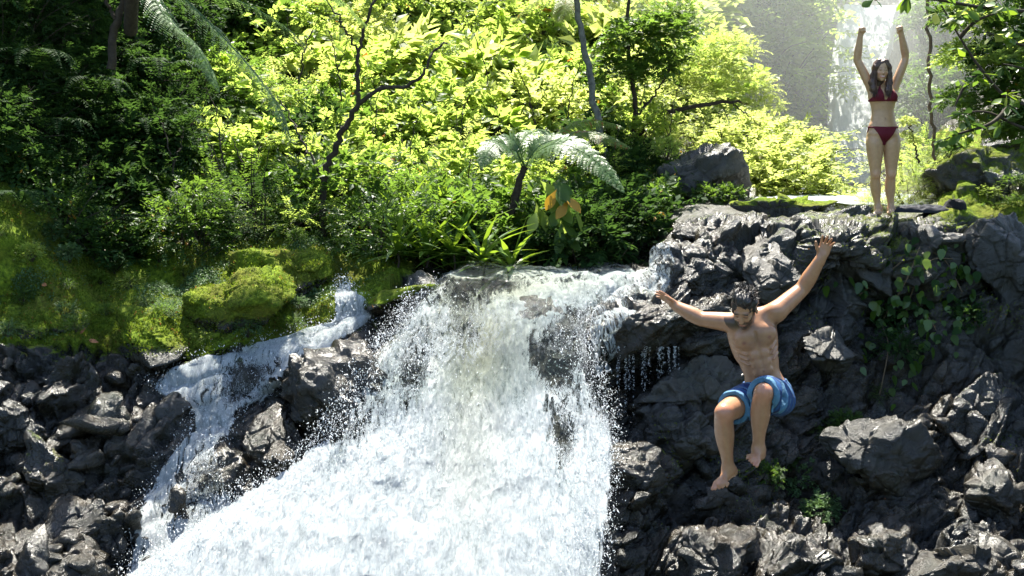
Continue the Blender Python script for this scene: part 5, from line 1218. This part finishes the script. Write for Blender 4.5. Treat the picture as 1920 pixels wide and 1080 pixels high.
for q in (-1, 1):
    C = paint(C, nearh * np.clip(1.6 * bl_(hl, [q * .034, .09, .021], [.022, .03, .0055]), 0, 1), (.03, .018, .012)); C = paint(C, nearh * np.clip(1.5 * bl_(hl, [q * .031, .095, -.003], [.015, .02, .0045]), 0, 1), (.05, .028, .02))
tl = (V - pel) @ TR.T
for q in (-1, 1): C = paint(C, np.clip(1.5 * bl_(tl, [q * .085, .10, hT - .13], [.012, .03, .010]), 0, 1) * (tl[:, 1] > .05), (.22, .085, .06))
C = paint(C, .35 * np.clip(bl_(tl, [0, .1, hT - .12], [.05, .05, .055]), 0, 1) * (tl[:, 1] > .04), (.09, .05, .035)); C = paint(C, .75 * bl_(tl, [0, .10, hT - .345], [.008, .04, .008]), (.12, .05, .03))
C = paint(C, .65 * np.clip(1.3 * bl_(V, sR + np.array([-.005, -.05, -.085]), [.022, .05, .035]), 0, 1), (.06, .035, .025))
for kk_ in (kL, kR): C = paint(C, .45 * bl_(V, kk_ + [0, -.05, 0], [.06, .06, .07]), (.52, .19, .12))
for aa in (tL, tR): C = paint(C, .35 * bl_(V, aa, [.07, .07, .05]), (.52, .2, .14))
man = empty('person', pel * [1, 1, 0] + [0, 0, tL[2] - .02]); tag(man, 'bearded man in blue striped swim shorts jumping off the cliff, arms thrown up, knees bent', 'person')
mo = np.array(man.location)
link('body', mesh_np('body', V - mo, F, M['skin'], None, True, C), man)
# shorts
W_ = VX.like(); keep = VX; VX = W_
VX.ell(T(0, 0, .02), (.158, .118, .105), TR, .04)
limb(hpL, hpL + (kL - hpL) * .95, (.106, .104, .100, .094), .03); limb(hpR, hpR + (kR - hpR) * .92, (.106, .105, .102, .098), .03)
limb(hpR + [0.03, 0, -.03], hpR + (kR - hpR) * .70 + [.045, 0, -.05], (.08, .082, .075), .03)
sh_ = np.minimum(VX.F, np.maximum(keep.F - .012, VX.F - .022)); VX = keep
sl, (x, y, z) = VX.grid(VX.lo, hi)
x, y, z = (np.broadcast_to(v_, VX.F.shape) for v_ in (x, y, z))
def plane(p, n): n = unit(n); return ((x - p[0]) * n[0] + (y - p[1]) * n[1] + (z - p[2]) * n[2]).astype(np.float32)
hemL = hpL + (kL - hpL) * .70; hemR = hpR + (kR - hpR) * .64
cutL = np.where(x < pel[0] - .01, plane(hemL, (kL - hpL)), -1.); cutR = np.where(x >= pel[0] - .01, plane(hemR, (kR - hpR) + np.array([0, 0, .10])), -1.)
top = plane(T(0, 0, .088), TR[2] + np.array([0, 0, 1.0])) - 1.6 * np.maximum(plane(T(0, .075, 0), TR[1]), 0)
inner = -(VX.F - .003)
G = np.maximum.reduce([sh_, cutL, cutR, top, np.where(plane(pel, np.array([0, -1., 0])) > .0, inner, -1.)])
G[VX.F < -.02] = np.maximum(G, .01)[VX.F < -.02]
V, F = surface_nets(G.astype(np.float32), VX.lo, VX.h); V = smooth_mesh(V, F, 2, .5)
dl = np.where(V[:, 0] < pel[0] - .01, (V - hemL) @ unit(kL - hpL), (V - hemR) @ unit(kR - hpR)); st_ = -dl * 100 + 1.2 * fbm(V * 6, 2, 2)
V = V + .011 * (.4 - np.abs(fbm(V * np.array([11, 11, 8]), 4, 3)) * 2)[:, None] * np.array([1, 1, .5])
pal = .33 * np.array([(.18, .45, .72), (.012, .07, .30), (.03, .17, .50), (.010, .05, .22), (.22, .50, .75), (.015, .08, .34), (.03, .17, .50), (.01, .05, .22)])
wd_ = np.array([2.2, 1.6, 3.0, 2.2, 1.2, 3.4, 2.0, 4.0]); cs = np.cumsum(wd_); ii = np.clip(np.searchsorted(cs, np.clip(st_, 0, 100) % cs[-1]), 0, 7)
so_ = link('swim_shorts', mesh_np('swim_shorts', V - mo, F, M['cloth'], None, True, pal[ii]), man)
dw = [tube(spline([T(-.012, .118, .075), T(-.03, .15, .09), T(-.055, .165, .105)], 8) - mo, .0055, 6), tube(spline([T(-.012, .118, .075), T(-.035, .15, .06), T(-.045, .155, .03)], 8) - mo, .005, 6), tube(spline([T(-.03, .12, .075), T(0, .135, .083), T(.02, .12, .078)], 8) - mo, .006, 6)]
v, f = merge(dw); link('drawstring', mesh_np('drawstring', v, f, M['cloth'], None, True, np.full((len(v), 3), .65)), so_)
# hair
HX = Vox(hc - .19, hc + .19, .0042); hs = lambda a, b, c_: hc + a * HR[0] + b * HR[1] + c_ * HR[2]
HX.ell(hs(0, -.028, .045), (.083, .098, .090), HR, .02); HX.ell(hs(0, .035, .098), (.058, .045, .032), HR, .02); HX.ell(hs(0, .01, .125), (.05, .06, .025), HR, .03)
HX.ell(hs(0, .105, .01), (.062, .035, .075), HR, .01, True); HX.ell(hs(0, .03, -.085), (.13, .13, .075), HR, .01, True)
for q in (-1, 1): HX.cone(hs(q * .073, .018, .02), hs(q * .071, .022, -.03), .009, .007, .01)
V, F = surface_nets(HX.F, HX.lo, HX.h)
d_ = unit((V - hs(0, -.02, .03))); hq = (V - hc) @ HR.T; V = V + d_ * (.016 * fbm(np.stack([hq[:, 0] * 55, hq[:, 1] * 16, hq[:, 2] * 16], -1), 5, 3) + .012 * fbm(hq * 22, 8, 2))[:, None]
M['hair'] = simple_mat('dark_hair', (.012, .008, .006), .45, 90, .5, .5, .5); link('hair', mesh_np('hair', V - mo, F, M['hair']), man)
VV = []; 
for k in range(170):
    dd = unit(np.array([RS.randn() * .6, RS.uniform(-.7, .75), RS.uniform(.35, 1)])); p0_ = hs(*(dd * [.083, .098, .095] + [0, -.022, .045])); g_ = dd @ HR
    VV.append(tube(np.array([p0_, p0_ + g_ * .012 + RS.randn(3) * .004, p0_ + g_ * RS.uniform(.016, .03) + RS.randn(3) * .009]) - mo, [.0035, .0025, .0008], 4))
v, f = merge(VV); link('hair', mesh_np('hair', v, f, M['hair']), man)

# ---------- the standing woman
DW = 10.5; n_ = lambda x, y, d=0.0: P(x, y, DW + d)
sL, sR = n_(1635, 168, .02), n_(1675, 167, .02); eL, eR = n_(1607, 112, .02), n_(1699, 108, .02); wL, wR = n_(1613, 68, -.04), n_(1690, 65, -.04)
hL, hR = n_(1616, 50, -.06), n_(1685, 47, -.06); neck = n_(1655, 160, .02); pel = n_(1656, 252, 0)
hpL, hpR = n_(1640, 262, .01), n_(1672, 262, .01); kL, kR = n_(1641.5, 329, -.01), n_(1670.5, 329, -.01); aL, aR = n_(1647, 391, .03), n_(1671, 391, .03); tL, tR = n_(1644, 402, -.15), n_(1673, 402, -.15)
lo = np.array([n_(1600, 35)[0], DW - .30, n_(1650, 410)[2] - .06]); hi = np.array([n_(1706, 35)[0], DW + .28, n_(1650, 35)[2] + .05]); VX = Vox(lo, hi, .0048)
Rw = np.stack([[1., 0, 0], [0, -1., 0], [0, 0, 1.]]); sc = FPX / DW
def wz(py): return n_(1655, py)[2]
def W(px, fwd, py): p = n_(px, py, 0); p[1] -= fwd; return p
# torso sections
for (py, cx, hw, hd_, hz) in ((174, 1655, 21, .080, .07), (184, 1655, 24.5, .088, .075), (196, 1655, 21.5, .078, .07), (209, 1655, 19.5, .072, .07), (222, 1655.5, 21.5, .078, .07), (236, 1655.5, 26, .088, .07), (251, 1656, 29, .098, .075)):
    VX.ell(W(cx, 0, py), (hw / sc, hd_, hz), Rw, .05)
for q, cx in ((-1, 1642.5), (1, 1667.5)):
    VX.ell(W(cx, .070, 181), (.054, .042, .052), Rw, .025); VX.ell(W(1656 + q * 12, -.06, 258), (.085, .06, .085), Rw, .04)
VX.cone(W(1655, .0, 168), W(1640, -.02, 167), .040, .038, .03); VX.cone(W(1655, .0, 168), W(1671, -.02, 167), .040, .038, .03)
VX.cone(W(1655, -.02, 168), W(1652.5, -.01, 145), .042, .040, .03)
def wl(a, b, r, k=.02, bulge=None): limb(a, b, r, k, bulge)
wl(sL, eL, (.040, .040, .037, .033)); wl(sR, eR, (.040, .040, .037, .033)); wl(eL, wL, (.032, .033, .027, .021)); wl(eR, wR, (.032, .033, .027, .021))
VX.cone(sL, W(1638, 0, 182), .040, .045, .04); VX.cone(sR, W(1673, 0, 182), .040, .045, .04)
fist(VX, wL, hL - wL, np.array([.25, -1., 0]), np.array([1., .2, 0]), .9); fist(VX, wR, hR - wR, np.array([-.25, -1., 0]), np.array([-1., .2, 0]), .9)
wl(hpL, kL, (.083, .078, .070, .060, .049, .043), .02); wl(hpR, kR, (.083, .078, .070, .060, .049, .043), .02)
for kk_, aa, tt, sd in ((kL, aL, tL, -1), (kR, aR, tR, 1)):
    VX.ell(kk_ + np.array([0, -.016, 0]), (.037, .036, .044), None, .03); wl(kk_ + [0, .01, -.02], aa, (.039, .044, .046, .039, .029, .024, .026), .02, np.array([0, .02, 0]))
    foot(VX, aa, tt, np.array([0, -.05, 1.0]), .92, side=sd)
hc = n_(1652.5, 131, -.05); HR = frame(np.array([.03, -.10, 1.0]), np.array([-.06, -1., -.12])); head(VX, hc, HR, .93, True)
V, F = surface_nets(VX.F, VX.lo, VX.h); V = smooth_mesh(V, F, 2, .5)
C = np.tile(np.array([.44, .27, .155]), (len(V), 1)) * (1 + .07 * fbm(V * 8, 5, 3)[:, None])
hl = (V - hc) @ HR.T / .93; nearh = (np.linalg.norm(hl - [0, .02, -.02], axis=1) < .14) * (hl[:, 1] > .03)
for q in (-1, 1):
    C = paint(C, nearh * .75 * np.clip(1.3 * bl_(hl, [q * .033, .09, .020], [.019, .03, .0045]), 0, 1), (.06, .035, .02)); C = paint(C, nearh * np.clip(1.1 * bl_(hl, [q * .031, .092, -.001], [.015, .02, .0042]), 0, 1), (.09, .05, .035))
    C = paint(C, nearh * .35 * bl_(hl, [q * .04, .075, -.035], [.02, .04, .016]), (.6, .22, .16))
C = paint(C, nearh * np.clip(1.5 * bl_(hl, [0, .09, -.071], [.027, .04, .0095]), 0, 1), (.50, .12, .11)); C = paint(C, nearh * np.clip(1.5 * bl_(hl, [0, .09, -.070], [.019, .04, .0042]), 0, 1), (.60, .52, .46))
C = paint(C, .7 * bl_(V, W(1654.5, .08, 223), [.007, .05, .010]), (.2, .1, .06)); 
for kk_ in (kL, kR): C = paint(C, .35 * bl_(V, kk_ + [0, -.04, 0], [.05, .06, .05]), (.55, .24, .16))
wom = empty('person', n_(1656, 402)); wo_ = np.array(wom.location); tag(wom, 'smiling long-haired woman in a dark red bikini standing on the ledge with both fists raised', 'person')
link('body', mesh_np('body', V - wo_, F, M['skin'], None, True, C), wom)
# bikini
sl, (x, y, z) = VX.grid(VX.lo, hi); x, y, z = (np.broadcast_to(v_, VX.F.shape) for v_ in (x, y, z))
pxg = x / y * FPX / 1.0
X0 = W(1655, 0, 180)[0]; u = (x - X0) * sc; pz = lambda py: wz(py)
# cups: triangles in front, straps up to the neck, band round the back
v_ = (pz(190) - z) * -sc            # pixels above the band line (py 190)
au = np.abs(u); shell = VX.F - .007
tri = np.maximum.reduce([-(v_ + 1.0), (au - 26) , (au - 11.5) * .9 + (v_ * .62) - 14.5, 3.0 + v_ * .28 - au * 1.0 - 1.5]) / sc
band = (np.abs(v_ - .6) - 1.5) / sc; front = (y > DW - .0)
strap = np.maximum(np.abs(au - np.interp(v_, [0, 20, 36], [13, 10, 5])) - 1.0, np.maximum(-(v_ - 14), v_ - 30)) / sc
reg = np.minimum.reduce([np.where(front, 1, tri), band, np.where(front, 1, strap)])
G = np.maximum(np.maximum(shell, reg), -(VX.F + .01)); G = np.where(au > 30, 1, G).astype(np.float32)
V, F = surface_nets(G, VX.lo, VX.h); V = smooth_mesh(V, F, 1, .4)
link('bikini_top', mesh_np('bikini_top', V - wo_, F, M['cloth'], None, True, np.tile([.11, .006, .018], (len(V), 1))), wom)
w2 = (z - pz(268)) * sc; ub = np.abs((x - W(1655.5, 0, 250)[0]) * sc)
brief = np.maximum.reduce([ub - 3.5 - np.maximum(w2, 0) * .66 - np.where(y > DW, 3 + np.maximum(w2, 0) * .35, 0), w2 - 29 - .02 * ub, -(w2 + 4)]) / sc
side = np.maximum(np.abs(w2 - 27.2 - .06 * ub) - 1.5, -1) / sc
G = np.maximum(np.maximum(shell, np.minimum(brief, side)), -(VX.F + .01)); G = np.where(ub > 33, 1, G).astype(np.float32)
V, F = surface_nets(G, VX.lo, VX.h); V = smooth_mesh(V, F, 1, .4)
link('bikini_bottom', mesh_np('bikini_bottom', V - wo_, F, M['cloth'], None, True, np.tile([.10, .005, .016], (len(V), 1))), wom)
# long hair
HX = Vox(hc + [-.19, -.17, -.36], hc + [.19, .2, .18], .0045); hs = lambda a, b, c_: hc + .93 * (a * HR[0] + b * HR[1] + c_ * HR[2])
HX.ell(hs(0, -.028, .036), (.079, .094, .088), HR, .02); HX.cone(hs(0, -.06, 0), hs(0, -.075, -.20), .075, .06, .03)
for q in (-1, 1):
    HX.chain([hs(q * .045, .02, .095), hs(q * .073, .022, .03), hs(q * .080, .02, -.05), hs(q * .088, .035, -.14), hs(q * .080, .062, -.215), hs(q * .068, .082, -.262)], (.020, .024, .028, .034, .034, .014), .02)
HX.ell(hs(0, .11, -.03), (.058, .075, .112), HR, .01, True)
V, F = surface_nets(HX.F, HX.lo, HX.h); hq = (V - hc) @ HR.T; d_ = unit(hq * [1, 1, .1]) @ HR
V = V + d_ * (.012 * fbm(np.stack([hq[:, 0] * 60, hq[:, 1] * 60, hq[:, 2] * 7], -1), 5, 3))[:, None]
M['hair2'] = simple_mat('brown_hair', (.06, .029, .017), .4, 60, .4, .4, .5); link('hair', mesh_np('hair', V - wo_, F, M['hair2']), wom)
VV = []
for k in range(90):
    q = RS.choice([-1, 1]); o_ = RS.randn(3) * .012; VV.append(tube(spline(np.array([hs(q * .075, .03, -.03), hs(q * .09, .045, -.14), hs(q * .078, .085, -.22), hs(q * (.065 + .02 * RS.rand()), .10, -.27 - .03 * RS.rand())]) + o_ + RS.randn(4, 3) * .004, 9) - wo_, np.linspace(.004, .001, 9), 4))
v, f = merge(VV); link('hair', mesh_np('hair', v, f, M['hair2']), wom)

# spray cloud of the distant waterfall
V, F = ICO[3]; V = V * np.array([10.5, 7.4, 8.0]) * (1 + .12 * fbm(V * 1.5, 3, 3))[:, None] + np.array([4.8, 26.2, 8.6])
ms_ = link('mist', mesh_np('mist', V, F)); m, nt_ = newmat('spray_cloud'); pv = N(nt_, 'VolumePrincipled'); pv.inputs['Color'].default_value = (.96, .99, .97, 1); pv.inputs['Density'].default_value = MIST; pv.inputs['Anisotropy'].default_value = .2
oo = N(nt_, 'OutputMaterial'); nt_.links.new(pv.outputs[0], oo.inputs['Volume']); ms_.data.materials.append(m); tag(ms_, 'bright spray cloud hanging before the distant waterfall', None, None, 'stuff')
